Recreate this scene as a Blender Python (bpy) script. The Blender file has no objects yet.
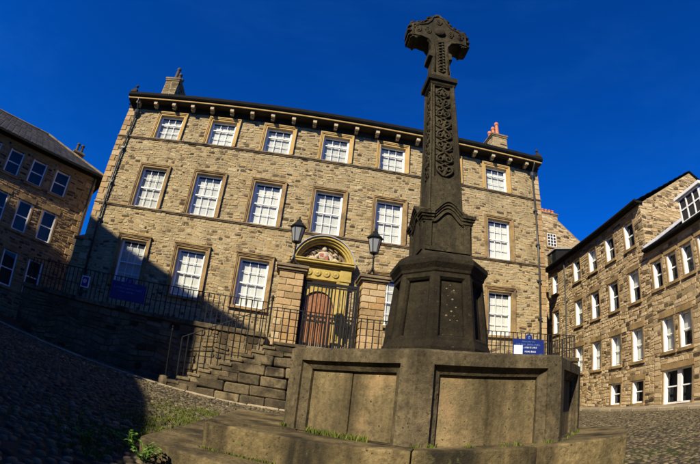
import bpy, bmesh, math, random
from mathutils import Vector, Matrix, Quaternion
R = math.radians
rnd = random.Random(7)
scene = bpy.context.scene
COL = scene.collection

# ------------------------------------------------------------------ camera
# world: main house front is the plane y = 0, x to the right, z up, camera eye at z = 0
CAM = Vector((-0.900, -16.978, 0.0))
YAW, PITCH, ROLL = R(6.584), R(21.613), R(5.945)
fw = Vector((math.sin(YAW) * math.cos(PITCH), math.cos(YAW) * math.cos(PITCH), math.sin(PITCH)))
rt = Vector((math.cos(YAW), -math.sin(YAW), 0))
up = rt.cross(fw)
r2 = rt * math.cos(ROLL) + up * math.sin(ROLL)
u2 = -rt * math.sin(ROLL) + up * math.cos(ROLL)
cd = bpy.data.cameras.new('camera')
cam = bpy.data.objects.new('camera', cd); COL.objects.link(cam)
cam.matrix_world = Matrix(((r2.x, u2.x, -fw.x, CAM.x), (r2.y, u2.y, -fw.y, CAM.y), (r2.z, u2.z, -fw.z, CAM.z), (0, 0, 0, 1)))
cd.type = 'PANO'                      # the photograph was taken through a full-frame fisheye lens
cd.sensor_width = 36.0
LENS = 435.37 / 700 * 36
for holder in (cd, getattr(cd, 'cycles', None)):
    for k, val in (('panorama_type', 'FISHEYE_EQUISOLID'), ('fisheye_lens', LENS), ('fisheye_fov', math.pi)):
        try: setattr(holder, k, val)
        except Exception: pass
cd.clip_start = 0.02; cd.clip_end = 2000
scene.camera = cam

# ------------------------------------------------------------------ world, sun, exposure
SUN_AZ, SUN_EL = R(37), R(36)         # the sun stands behind the camera's left shoulder
world = bpy.data.worlds.new('World'); scene.world = world; world.use_nodes = True
wn = world.node_tree; wn.nodes.clear()
sky = wn.nodes.new('ShaderNodeTexSky'); sky.sky_type = 'NISHITA'; sky.sun_disc = False
sky.sun_elevation = SUN_EL; sky.sun_rotation = math.pi + SUN_AZ
sky.altitude = 1500; sky.air_density = 1.0; sky.dust_density = 0.0; sky.ozone_density = 4.0
pol = wn.nodes.new('ShaderNodeMix'); pol.data_type = 'RGBA'; pol.blend_type = 'MULTIPLY'; pol.inputs[0].default_value = 1.0
pol.inputs[7].default_value = (0.012, 0.54, 1.50, 1)      # polarising filter over the whole sky
bg = wn.nodes.new('ShaderNodeBackground'); bg.inputs['Strength'].default_value = 0.062
wo = wn.nodes.new('ShaderNodeOutputWorld')
wtc = wn.nodes.new('ShaderNodeTexCoord'); wmp = wn.nodes.new('ShaderNodeMapping'); wmp.inputs['Scale'].default_value = (1.0, 2.2, 5.0); wmp.inputs['Rotation'].default_value = (.3, .5, .9)
wns = wn.nodes.new('ShaderNodeTexNoise'); wns.inputs['Scale'].default_value = 1.7; wns.inputs['Detail'].default_value = 7; wns.inputs['Roughness'].default_value = .62
wmr = wn.nodes.new('ShaderNodeMapRange'); wmr.inputs[1].default_value = .50; wmr.inputs[2].default_value = .85; wmr.inputs[3].default_value = 0.0; wmr.inputs[4].default_value = .11
wisp = wn.nodes.new('ShaderNodeMix'); wisp.data_type = 'RGBA'; wisp.inputs[7].default_value = (.45, 2.3, 7.2, 1)      # faint high cirrus
wn.links.new(wtc.outputs['Generated'], wmp.inputs[0]); wn.links.new(wmp.outputs[0], wns.inputs['Vector']); wn.links.new(wns.outputs['Fac'], wmr.inputs[0]); wn.links.new(wmr.outputs[0], wisp.inputs[0])
wn.links.new(sky.outputs[0], pol.inputs[6]); wn.links.new(pol.outputs[2], wisp.inputs[6]); wn.links.new(wisp.outputs[2], bg.inputs['Color']); wn.links.new(bg.outputs[0], wo.inputs[0])
sl = bpy.data.lights.new('sun', 'SUN'); sl.energy = 5.0; sl.angle = R(0.53); sl.color = (1.0, 0.90, 0.72)
sun = bpy.data.objects.new('sun', sl); COL.objects.link(sun)
sdir = Vector((math.sin(SUN_AZ) * math.cos(SUN_EL), math.cos(SUN_AZ) * math.cos(SUN_EL), -math.sin(SUN_EL)))
sun.rotation_mode = 'QUATERNION'; sun.rotation_quaternion = sdir.to_track_quat('-Z', 'Y')
sun.location = (-20, -25, 30)
vs = scene.view_settings
vs.view_transform = 'Standard'; vs.look = 'None'; vs.exposure = 0.7; vs.gamma = 1.0; vs.use_curve_mapping = False
scene.render.engine = 'CYCLES'
scene.cycles.max_bounces = 5; scene.cycles.transparent_max_bounces = 8
scene.cycles.use_denoising = True

# ------------------------------------------------------------------ materials
def nt(name):
    m = bpy.data.materials.new(name); m.use_nodes = True
    t = m.node_tree; t.nodes.clear()
    out = t.nodes.new('ShaderNodeOutputMaterial'); b = t.nodes.new('ShaderNodeBsdfPrincipled')
    t.links.new(b.outputs[0], out.inputs[0])
    return m, t, b
def N(t, kind, **kw):
    n = t.nodes.new(kind)
    for k, v in kw.items(): setattr(n, k, v)
    return n
def ramp(t, stops, interp='LINEAR'):
    n = t.nodes.new('ShaderNodeValToRGB'); e = n.color_ramp.elements; n.color_ramp.interpolation = interp
    while len(e) > 1: e.remove(e[-1])
    e[0].position = stops[0][0]; e[0].color = (*stops[0][1], 1)
    for p, c in stops[1:]:
        x = e.new(p); x.color = (*c, 1)
    return n
def noise(t, scale, detail=4, rough=0.55, vec=None, stretch=None):
    n = N(t, 'ShaderNodeTexNoise'); n.inputs['Scale'].default_value = scale; n.inputs['Detail'].default_value = detail; n.inputs['Roughness'].default_value = rough
    g = N(t, 'ShaderNodeNewGeometry'); src = g.outputs['Position']
    if stretch:
        mp = N(t, 'ShaderNodeMapping'); mp.inputs['Scale'].default_value = stretch
        t.links.new(src, mp.inputs['Vector']); src = mp.outputs[0]
    t.links.new(src, n.inputs['Vector'])
    return n.outputs['Fac']
def mixc(t, fac, a, b, mode='MIX'):
    n = N(t, 'ShaderNodeMix', data_type='RGBA', blend_type=mode)
    for s, v in ((0, fac), (6, a), (7, b)):
        if hasattr(v, 'is_linked') or hasattr(v, 'links'): t.links.new(v, n.inputs[s])
        elif s == 0: n.inputs[0].default_value = v
        else: n.inputs[s].default_value = (*v, 1)
    return n.outputs[2]
def maprange(t, src, a, b, c, d):
    n = N(t, 'ShaderNodeMapRange'); t.links.new(src, n.inputs[0])
    for i, v in enumerate((a, b, c, d)): n.inputs[i + 1].default_value = v
    return n.outputs[0]
def stone(name, cols, src='noise', rough=0.88, grain=14.0, gamt=0.35, bump=0.25, bscale=40.0, stain=None, streak=None, moss=None, pits=None):
    """cols: list of colours along a ramp; src: 'tone' (attribute), 'object' (per object) or 'noise'"""
    m, t, b = nt(name)
    if src == 'tone':
        a = N(t, 'ShaderNodeAttribute', attribute_name='tone'); sp = N(t, 'ShaderNodeSeparateColor'); t.links.new(a.outputs['Color'], sp.inputs[0]); fac = sp.outputs[0]
    elif src == 'object':
        fac = N(t, 'ShaderNodeObjectInfo').outputs['Random']
    else:
        fac = maprange(t, noise(t, 1.6, 5), 0.28, 0.72, 0, 1)
    rp = ramp(t, [(i / max(1, len(cols) - 1), c) for i, c in enumerate(cols)])
    t.links.new(fac, rp.inputs[0]); c = rp.outputs[0]
    g = maprange(t, noise(t, grain, 6, 0.65), 0.25, 0.75, 1 - gamt, 1 + gamt * 0.6)
    cg = N(t, 'ShaderNodeCombineColor')
    for i in range(3): t.links.new(g, cg.inputs[i])
    c = mixc(t, 1.0, c, cg.outputs[0], 'MULTIPLY')
    if stain:
        col, sc, lo, hi = stain
        c = mixc(t, maprange(t, noise(t, sc, 6, 0.6), lo, hi, 0, 1), c, col)
    if streak:
        col, sc, lo, hi = streak
        c = mixc(t, maprange(t, noise(t, sc, 5, 0.6, stretch=(1, 1, 0.16)), lo, hi, 0, 1), c, col)
    if moss:
        col, sc, lo, hi = moss
        c = mixc(t, maprange(t, noise(t, sc, 5, 0.7), lo, hi, 0, 1), c, col)
    if pits:                                          # open pores and black lichen specks
        col, sc, lo, hi = pits
        c = mixc(t, maprange(t, noise(t, sc, 3, 0.7), lo, hi, 0, 1), c, col)
    t.links.new(c, b.inputs['Base Color']); b.inputs['Roughness'].default_value = rough; b.inputs['Specular IOR Level'].default_value = 0.15
    bp = N(t, 'ShaderNodeBump'); bp.inputs['Strength'].default_value = bump; bp.inputs['Distance'].default_value = 0.02
    t.links.new(noise(t, bscale, 6, 0.7), bp.inputs['Height']); t.links.new(bp.outputs[0], b.inputs['Normal'])
    return m
def plain(name, col, rough=0.5, metal=0.0, var=0.15, scale=6.0, bump=0.0):
    m, t, b = nt(name)
    g = maprange(t, noise(t, scale, 5), 0.25, 0.75, 1 - var, 1 + var)
    cg = N(t, 'ShaderNodeCombineColor')
    for i in range(3): t.links.new(g, cg.inputs[i])
    t.links.new(mixc(t, 1.0, col, cg.outputs[0], 'MULTIPLY'), b.inputs['Base Color'])
    b.inputs['Roughness'].default_value = rough; b.inputs['Metallic'].default_value = metal
    if bump:
        bp = N(t, 'ShaderNodeBump'); bp.inputs['Strength'].default_value = bump; bp.inputs['Distance'].default_value = 0.01
        t.links.new(noise(t, scale * 6, 4), bp.inputs['Height']); t.links.new(bp.outputs[0], b.inputs['Normal'])
    return m
def glass(name):
    m, t, b = nt(name); t.nodes.remove(b); m.use_transparent_shadow = True
    out = [n for n in t.nodes if n.type == 'OUTPUT_MATERIAL'][0]
    tr = N(t, 'ShaderNodeBsdfTransparent'); tr.inputs[0].default_value = (0.93, 0.96, 0.95, 1)
    gl = N(t, 'ShaderNodeBsdfGlossy'); gl.inputs['Roughness'].default_value = 0.02
    lw = N(t, 'ShaderNodeLayerWeight'); lw.inputs[0].default_value = 0.5      # same from both sides, so sunlight enters
    pw_ = N(t, 'ShaderNodeMath', operation='POWER'); pw_.inputs[1].default_value = 5.0
    fr = N(t, 'ShaderNodeMath', operation='MULTIPLY_ADD'); fr.inputs[1].default_value = 0.9; fr.inputs[2].default_value = 0.04
    t.links.new(lw.outputs['Facing'], pw_.inputs[0]); t.links.new(pw_.outputs[0], fr.inputs[0])
    mx = N(t, 'ShaderNodeMixShader')
    t.links.new(fr.outputs[0], mx.inputs[0]); t.links.new(tr.outputs[0], mx.inputs[1]); t.links.new(gl.outputs[0], mx.inputs[2]); t.links.new(mx.outputs[0], out.inputs[0])
    return m
M = {}
RUB = [(.05, .035, .024), (.15, .105, .065), (.30, .21, .115), (.36, .285, .20), (.43, .31, .165), (.31, .26, .195), (.48, .385, .255), (.40, .265, .13), (.35, .29, .21), (.52, .43, .30), (.22, .18, .13)]
RUB = [(r * .78 + .07, g * .78 + .056, b * .64 + .028) for r, g, b in RUB]; RUB[0] = (.05, .036, .02); RUB[1] = (.15, .11, .06)
M['rubble_dark'] = stone('shade_darkened_rubble', [(r * .5, g * .48, b * .46) for r, g, b in RUB], 'tone', grain=18, gamt=0.5, bump=0.5, bscale=30, stain=((.03, .024, .016), 1.2, .45, .7))  # rubble darkened: the terrace wall's shade is put into the stone colour
M['mortar_dark'] = stone('shade_darkened_mortar', [(.10, .078, .045), (.16, .125, .075)], 'noise', grain=25, gamt=0.3, bump=0.5)  # backing mortar darkened for shade to go with that rubble
M['rubble'] = stone('rubble_stone', RUB, 'tone', grain=18, gamt=0.45, bump=0.5, bscale=30, stain=((.13, .10, .055), .55, .52, .80), streak=((.10, .078, .045), 1.1, .58, .80))
M['rubble_left'] = stone('rubble_stone_brown', [(.04, .028, .02), (.16, .10, .055), (.30, .19, .085), (.36, .24, .11), (.24, .17, .09)], 'tone', grain=18, gamt=0.45, bump=0.5, bscale=30)
M['rubble_right'] = stone('rubble_stone_warm', [(.06, .042, .026), (.22, .155, .08), (.40, .285, .145), (.46, .34, .19), (.54, .42, .25), (.42, .29, .14), (.29, .235, .165)], 'tone', grain=18, gamt=0.45, bump=0.5, bscale=30)
M['mortar'] = stone('lime_mortar', [(.27, .205, .105), (.34, .262, .14), (.40, .315, .175)], 'noise', grain=25, gamt=0.3, bump=0.5, bscale=50, stain=((.14, .10, .06), 1.1, .55, .75))
M['dressed'] = stone('dressed_sandstone', [(.16, .108, .052), (.28, .19, .085), (.38, .26, .115)], 'noise', grain=10, gamt=0.3, bump=0.2, stain=((.09, .065, .04), 1.7, .56, .74))
M['dressed_clean'] = stone('clean_buff_sandstone', [(.34, .22, .075), (.45, .30, .11), (.50, .35, .15)], 'noise', grain=10, gamt=0.2, bump=0.15)
M['carve_pale'] = stone('pale_dressed_stone', [(.38, .31, .20), (.50, .42, .28)], 'noise', grain=10, gamt=0.3, bump=0.2)
M['grimy'] = stone('grimy_sandstone', [(.12, .09, .055), (.20, .15, .085), (.30, .22, .12)], 'noise', grain=10, gamt=0.35, bump=0.25, stain=((.05, .04, .03), 2.0, .52, .72))
M['yellow'] = stone('yellow_limewashed_stone', [(.36, .265, .07), (.44, .33, .095), (.42, .32, .12)], 'noise', grain=9, gamt=0.25, bump=0.15, stain=((.18, .13, .04), 3.0, .56, .74))
M['pier'] = stone('pier_ashlar', [(.27, .18, .085), (.36, .25, .12), (.44, .31, .16), (.36, .22, .09), (.46, .36, .21)], 'object', grain=14, gamt=0.35, bump=0.3, stain=((.14, .10, .06), 3.0, .58, .76))
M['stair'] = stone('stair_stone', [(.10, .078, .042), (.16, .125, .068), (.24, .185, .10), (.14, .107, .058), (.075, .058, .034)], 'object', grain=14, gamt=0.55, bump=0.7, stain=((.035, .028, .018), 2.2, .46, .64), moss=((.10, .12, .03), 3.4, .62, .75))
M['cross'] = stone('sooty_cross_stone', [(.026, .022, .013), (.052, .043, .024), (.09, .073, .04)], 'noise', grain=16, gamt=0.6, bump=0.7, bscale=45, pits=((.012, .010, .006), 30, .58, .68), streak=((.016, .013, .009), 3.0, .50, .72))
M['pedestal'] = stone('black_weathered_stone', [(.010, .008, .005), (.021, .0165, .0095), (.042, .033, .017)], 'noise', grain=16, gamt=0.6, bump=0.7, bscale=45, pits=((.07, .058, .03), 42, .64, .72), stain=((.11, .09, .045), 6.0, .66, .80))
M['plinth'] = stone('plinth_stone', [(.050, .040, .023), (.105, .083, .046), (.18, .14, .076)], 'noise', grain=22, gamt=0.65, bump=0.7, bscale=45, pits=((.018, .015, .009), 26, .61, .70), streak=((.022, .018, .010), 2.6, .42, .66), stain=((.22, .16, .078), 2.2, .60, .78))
M['plinth_panel'] = stone('plinth_panel_stone', [(.09, .07, .036), (.18, .138, .068), (.27, .205, .10)], 'noise', grain=24, gamt=0.6, bump=0.65, bscale=45, pits=((.03, .024, .012), 24, .62, .71), streak=((.034, .027, .014), 2.4, .44, .68), stain=((.34, .225, .11), 1.5, .56, .72))
M['step'] = stone('step_stone', [(.075, .058, .028), (.17, .128, .058), (.27, .20, .092)], 'noise', grain=22, gamt=0.6, bump=0.8, bscale=40, pits=((.025, .02, .011), 26, .61, .70), streak=((.028, .023, .014), 2.4, .44, .64), moss=((.15, .16, .05), 5.0, .62, .75))
M['soot_shade'] = stone('soot_and_shade_stone', [(.016, .013, .010), (.035, .028, .019), (.06, .047, .03)], 'noise', grain=12, gamt=0.4, bump=0.2)  # grime and the shade under the cornice in one dark colour
M['iron'] = plain('black_painted_iron', (.008, .008, .008), 0.6, 0.0, 0.3); M['iron'].node_tree.nodes['Principled BSDF'].inputs['Specular IOR Level'].default_value = 0.25
M['pipe'] = plain('dark_painted_pipe', (.03, .032, .03), 0.45)
M['white'] = plain('white_painted_timber', (.80, .79, .75), 0.45, var=0.04)
M['blind'] = stone('cream_window_blind', [(.44, .43, .40), (.56, .55, .50), (.64, .62, .56)], 'object', rough=0.8, grain=3, gamt=0.12, bump=0.0)
M['glass'] = glass('window_glass')
M['room'] = plain('dim_room', (.018, .017, .017), 0.9)
M['slate'] = stone('roof_slate', [(.035, .037, .042), (.06, .06, .062), (.085, .08, .075)], 'tone', rough=0.6, grain=12, gamt=0.3, bump=0.2)
M['lead'] = plain('grey_lead', (.30, .31, .33), 0.5, var=0.2)
M['gutter'] = plain('black_gutter', (.012, .012, .011), 0.85); M['gutter'].node_tree.nodes['Principled BSDF'].inputs['Specular IOR Level'].default_value = 0.1
M['door'] = plain('varnished_oak', (.26, .105, .034), 0.5, var=0.35, scale=9, bump=0.15)
M['blue'] = plain('blue_sign_enamel', (.008, .022, .14), 0.35, var=0.08)
M['signwhite'] = plain('white_sign_print', (.72, .73, .76), 0.5, var=0.02)
M['signpale'] = plain('pale_blue_sign_print', (.10, .17, .36), 0.5, var=0.02)
M['pink'] = plain('pink_disc_print', (.65, .35, .38), 0.5, var=0.05)
M['pot_dark'] = plain('dark_pot', (.05, .035, .03), 0.8, var=0.3)  # darker than the terracotta pots
M['pot'] = plain('terracotta_pot', (.50, .17, .07), 0.8, var=0.25)
M['cobble'] = stone('cobble', [(.025, .020, .013), (.07, .054, .032), (.14, .11, .062), (.085, .066, .036), (.24, .19, .11)], 'tone', rough=0.7, grain=20, gamt=0.4, bump=0.3)
M['cobble_one'] = stone('cobble_single', [(.025, .020, .013), (.07, .054, .032), (.14, .11, .062), (.085, .066, .036), (.24, .19, .11)], 'object', rough=0.7, grain=20, gamt=0.4, bump=0.3)
M['earth'] = stone('earth_between_cobbles', [(.035, .029, .019), (.052, .042, .027), (.075, .06, .037)], 'noise', grain=30, gamt=0.5, bump=0.6, bscale=60, moss=((.035, .05, .009), 0.9, .50, .62))
M['kerb'] = stone('kerb_stone', [(.22, .18, .11), (.30, .24, .15), (.36, .29, .18)], 'object', grain=14, gamt=0.35, bump=0.3)
M['flag'] = stone('paving_flag', [(.18, .15, .11), (.25, .21, .15), (.31, .26, .18)], 'noise', grain=14, gamt=0.3, bump=0.3)
M['grass'] = stone('grass_blade', [(.035, .055, .008), (.085, .115, .015), (.17, .17, .03)], 'tone', grain=10, gamt=0.2, bump=0.0)
M['leaf'] = stone('weed_leaf', [(.05, .12, .015), (.09, .18, .025), (.14, .22, .04)], 'tone', grain=10, gamt=0.2, bump=0.0)
M['lampglass'] = plain('frosted_lamp_glass', (.22, .23, .23), 0.2, var=0.05)
M['red'] = plain('red_painted_carving', (.30, .085, .06), 0.7, var=0.3)
M['carve'] = stone('painted_carved_stone', [(.30, .24, .16), (.48, .40, .29), (.58, .50, .38)], 'noise', grain=20, gamt=0.5, bump=0.3, stain=((.36, .15, .09), 9.0, .60, .70))

# ------------------------------------------------------------------ mesh helpers
class MB:
    def __init__(s): s.v = []; s.f = []; s.t = []
    def add(s, vs, fs, tone=None):
        o = len(s.v); s.v.extend([tuple(p) for p in vs]); s.f.extend([tuple(i + o for i in f) for f in fs])
        s.t.extend([tone if tone is not None else 0.5] * len(fs))
    def box(s, x0, x1, y0, y1, z0, z1, tone=None):
        if x0 > x1: x0, x1 = x1, x0
        if y0 > y1: y0, y1 = y1, y0
        if z0 > z1: z0, z1 = z1, z0
        s.add([(x0, y0, z0), (x1, y0, z0), (x1, y1, z0), (x0, y1, z0), (x0, y0, z1), (x1, y0, z1), (x1, y1, z1), (x0, y1, z1)],
              [(0, 3, 2, 1), (4, 5, 6, 7), (0, 1, 5, 4), (1, 2, 6, 5), (2, 3, 7, 6), (3, 0, 4, 7)], tone)
    def quad(s, a, b, c, d, tone=None): s.add([a, b, c, d], [(0, 1, 2, 3)], tone)
    def rings(s, rings, cap=True, tone=None, closed=True):
        n = len(rings[0]); vs = [p for r in rings for p in r]; fs = []
        for k in range(len(rings) - 1):
            for i in range(n if closed else n - 1):
                j = (i + 1) % n; fs.append((k * n + i, k * n + j, (k + 1) * n + j, (k + 1) * n + i))
        if cap:
            fs.append(tuple(range(n - 1, -1, -1))); fs.append(tuple((len(rings) - 1) * n + i for i in range(n)))
        s.add(vs, fs, tone)
    def lathe(s, prof, cx=0, cy=0, n=12, rot=0.0, tone=None):
        s.rings([[(cx + r * math.cos(rot + 2 * math.pi * i / n), cy + r * math.sin(rot + 2 * math.pi * i / n), z) for i in range(n)] for r, z in prof], True, tone)
    def tube(s, path, r, n=6, tone=None):
        P = [Vector(p) for p in path]; rr = r if isinstance(r, (list, tuple)) else [r] * len(P); out = []
        prev = None
        for i, p in enumerate(P):
            d = (P[min(i + 1, len(P) - 1)] - P[max(i - 1, 0)]).normalized()
            if prev is None:
                a = d.cross(Vector((0, 0, 1)));  a = d.cross(Vector((1, 0, 0))) if a.length < 0.05 else a
            else: a = prev - d * prev.dot(d)
            a.normalize(); prev = a; b = d.cross(a)
            out.append([tuple(p + (a * math.cos(2 * math.pi * k / n) + b * math.sin(2 * math.pi * k / n)) * rr[i]) for k in range(n)])
        s.rings(out, True, tone)
    def prism_y(s, poly, y0, y1, tone=None):   # poly in (x, z), counter-clockwise seen from -y
        s.rings([[(x, y0, z) for x, z in poly], [(x, y1, z) for x, z in poly]], True, tone)
    def prism_z(s, poly, z0, z1, tone=None):
        s.rings([[(x, y, z0) for x, y in poly], [(x, y, z1) for x, y in poly]], True, tone)
    def mesh(s, name, mat, smooth=False):
        me = bpy.data.meshes.new(name); me.from_pydata(s.v, [], s.f)
        if mat is not None: me.materials.append(M[mat])
        at = me.color_attributes.new('tone', 'FLOAT_COLOR', 'CORNER')
        vals = []
        for f, t in zip(s.f, s.t): vals.extend((t, t, t, 1.0) * len(f))
        at.data.foreach_set('color', vals)
        if smooth: me.polygons.foreach_set('use_smooth', [True] * len(me.polygons))
        me.update(); me.validate()
        return me
    def build(s, name, mat, parent=None, loc=None, smooth=False, bevel=0.0, fix=True, seg=1):
        me = s.mesh(name, mat, smooth)
        if fix or bevel:
            bm = bmesh.new(); bm.from_mesh(me)
            if fix: bmesh.ops.recalc_face_normals(bm, faces=bm.faces)
            if bevel:
                bmesh.ops.remove_doubles(bm, verts=bm.verts, dist=1e-5)
                eg = [e for e in bm.edges if len(e.link_faces) == 2 and e.calc_face_angle(0) > 0.5]
                bmesh.ops.bevel(bm, geom=eg, offset=bevel, segments=seg, affect='EDGES', profile=0.6)
            bm.to_mesh(me); bm.free()
        return put(name, me, parent, loc)
OFF = {}
def put(name, me, parent=None, loc=None, rot=None):
    o = bpy.data.objects.new(name, me); COL.objects.link(o)
    l = Vector(loc) if loc is not None else Vector((0, 0, 0))
    if parent is not None:
        o.parent = parent; l = l - OFF.get(parent.name, Vector((0, 0, 0)))
    o.location = l
    if rot: o.rotation_euler = rot
    return o
def tag(o, label, cat, group=None):
    o['label'] = label; o['category'] = cat
    if group: o['group'] = group
    return o
def thing(name, label, cat, base, rotz=0.0, group=None, local=False):
    """Empty at the thing's base. Children are given in world coordinates, or (local=True) in the frame that turns with the thing but keeps world z."""
    o = bpy.data.objects.new(name, None); COL.objects.link(o); o.empty_display_size = 0.3
    o.location = base; o.rotation_euler = (0, 0, rotz)
    OFF[o.name] = Vector((0, 0, base[2])) if local else Vector(base)
    return tag(o, label, cat, group)
def struct(o):
    o['kind'] = 'structure'; return o
def stuff(o):
    o['kind'] = 'stuff'; return o

def soft(x, k=0.6):
    return x if x / k > 30 else k * math.log1p(math.exp(x / k))
def ground(x, y):
    return -0.62 + 0.02 * (max(-40, min(8, y)) + 4) + 0.07 * soft(-2.5 - max(-25, x))

def split(bands, lo, hi):
    zs = sorted({lo, hi, *[z for b in bands for z in b if lo < z < hi]}); return zs
def rubble(mb, u0, u1, z0, z1, holes=(), y=-0.105, h=(0.075, 0.165), w=(0.10, 0.33), proud=(0.003, 0.02), rg=None, top=None, bottom=None, warp=True):
    """random rubble brought to courses: every stone its own shape, proud of the mortar plane y; holes = (u0,u1,z0,z1)"""
    rg = rg or rnd
    zs = split([(a[2], a[3]) for a in holes], z0, z1)
    for za, zb in zip(zs, zs[1:]):
        H = zb - za; n = max(1, round(H / (0.5 * (h[0] + h[1])))); cuts = [za]
        ws = [rg.uniform(*h) for _ in range(n)]; S = sum(ws)
        for q in ws: cuts.append(cuts[-1] + q * H / S)
        for ca, cb in zip(cuts, cuts[1:]):
            segs = [(u0, u1)]
            for a0, a1, b0, b1 in holes:
                if b0 < cb - 1e-4 and b1 > ca + 1e-4:
                    ns = []
                    for s0, s1 in segs:
                        if a1 <= s0 or a0 >= s1: ns.append((s0, s1)); continue
                        if a0 > s0: ns.append((s0, a0))
                        if a1 < s1: ns.append((a1, s1))
                    segs = ns
            for s0, s1 in segs:
                u = s0
                while u < s1 - 0.02:
                    wd = rg.uniform(*w) * (1.35 if rg.random() < .12 else 1); e = u + wd
                    if s1 - e < w[0] * 0.7: e = s1
                    um = (u + e) / 2
                    if top and ca > top(um): u = e; continue
                    lo, hi = ca, cb
                    if top: hi = min(cb, max(ca + .02, top(um)))
                    if bottom and cb < bottom(um): u = e; continue
                    parts = [(lo, hi)]
                    if hi - lo > 0.17 and rg.random() < 0.22:
                        m = lo + (hi - lo) * rg.uniform(.35, .65); parts = [(lo, m), (m, hi)]
                    for pa, pb in parts:
                        g = 0.006; j = min(0.022, (pb - pa) * .16); c = min(0.014, (pb - pa) * .12); p = rg.uniform(*proud)
                        J = lambda: rg.uniform(-j, j) * .7
                        q = [(u + g + abs(J()), pa + g + abs(J())), (e - g - abs(J()), pa + g + abs(J())), (e - g - abs(J()), pb - g - abs(J())), (u + g + abs(J()), pb - g - abs(J()))]
                        cx, cz = (u + e) / 2, (pa + pb) / 2
                        o8 = []                                   # knock the corners off
                        for k in range(4):
                            a_, b_, c_ = q[k - 1], q[k], q[(k + 1) % 4]; f1, f2 = rg.uniform(.08, .36), rg.uniform(.08, .36)
                            if abs(a_[0] - b_[0]) > abs(a_[1] - b_[1]): f1 *= min(1, (pb - pa) / max(.01, e - u))
                            else: f2 *= min(1, (pb - pa) / max(.01, e - u))
                            o8 += [(b_[0] + (a_[0] - b_[0]) * f1, b_[1] + (a_[1] - b_[1]) * f1), (b_[0] + (c_[0] - b_[0]) * f2, b_[1] + (c_[1] - b_[1]) * f2)]
                        if warp:
                            md = min([min(abs(cx - t_) for t_ in hh[:2]) if hh[2] - .3 < cz < hh[3] + .3 else 9 for hh in holes] + [min(abs(cz - t_) for t_ in hh[2:]) if hh[0] - .3 < cx < hh[1] + .3 else 9 for hh in holes] + [cz - z0, z1 - cz])
                            amp = .07 * max(0, min(1, (md - .12) / .4))
                            dzw = lambda x_: amp * (math.sin(x_ * 2.1 + cz * 1.3) + .6 * math.sin(x_ * 4.7 - cz * 2.9 + 1))
                            o8 = [(x_, z_ + dzw(x_)) for x_, z_ in o8]; cz += dzw(cx)
                        sx_, sz_ = 1 - 2 * c / max(.03, e - u), 1 - 2 * c / max(.03, pb - pa)
                        tl, tz = rg.uniform(-.007, .007), rg.uniform(-.007, .007)
                        vs = [(x, y + .002, z) for x, z in o8] + [(cx + (x - cx) * sx_, y - p + tl * (1 if x < cx else -1) + tz * (1 if z < cz else -1), cz + (z - cz) * sz_) for x, z in o8]
                        tone = rg.betavariate(2.2, 1.9) if rg.random() > .13 else rg.uniform(0, .16)
                        mb.add(vs, [tuple(range(8, 16))] + [(k, (k + 1) % 8, 8 + (k + 1) % 8, 8 + k) for k in range(8)], tone)
                    u = e
def wall_grid(mb, u0, u1, z0, z1, holes, y):
    us = sorted({u0, u1, *[a for h in holes for a in h[:2] if u0 < a < u1]}); zs = sorted({z0, z1, *[a for h in holes for a in h[2:] if z0 < a < z1]})
    for a, b in zip(us, us[1:]):
        for c, d in zip(zs, zs[1:]):
            m, n = (a + b) / 2, (c + d) / 2
            if any(h[0] < m < h[1] and h[2] < n < h[3] for h in holes): continue
            mb.quad((a, y, c), (b, y, c), (b, y, d), (a, y, d))

def block(name, x0, x1, y0, y1, z0, z1, mat, parent, bevel=0.012, jit=0.004):
    mb = MB(); mb.box(x0, x1, y0, y1, z0, z1)
    mb.v = [(a + rnd.uniform(-jit, jit), b + rnd.uniform(-jit, jit), c + rnd.uniform(-jit, jit)) for a, b, c in mb.v]
    return mb.build(name, mat, parent, bevel=bevel)

# ------------------------------------------------------------------ ground
def axis(lo, hi, a, b, st):
    xs = [a + st * i for i in range(int((b - a) / st) + 1)]
    d = st
    x = a
    while x > lo: d *= 1.6; x -= d; xs.insert(0, x)
    d = st; x = b
    while x < hi: d *= 1.6; x += d; xs.append(x)
    return xs
gx, gy = axis(-400, 400, -16, 18, 0.5), axis(-300, 500, -22, 8, 0.5)
mb = MB(); nx = len(gx)
for y in gy:
    for x in gx: mb.v.append((x, y, ground(x, y)))
for j in range(len(gy) - 1):
    for i in range(nx - 1):
        mb.f.append((j * nx + i, j * nx + i + 1, (j + 1) * nx + i + 1, (j + 1) * nx + i)); mb.t.append(.5)
GROUND = struct(mb.build('ground', 'earth', smooth=True, fix=False))
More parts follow.
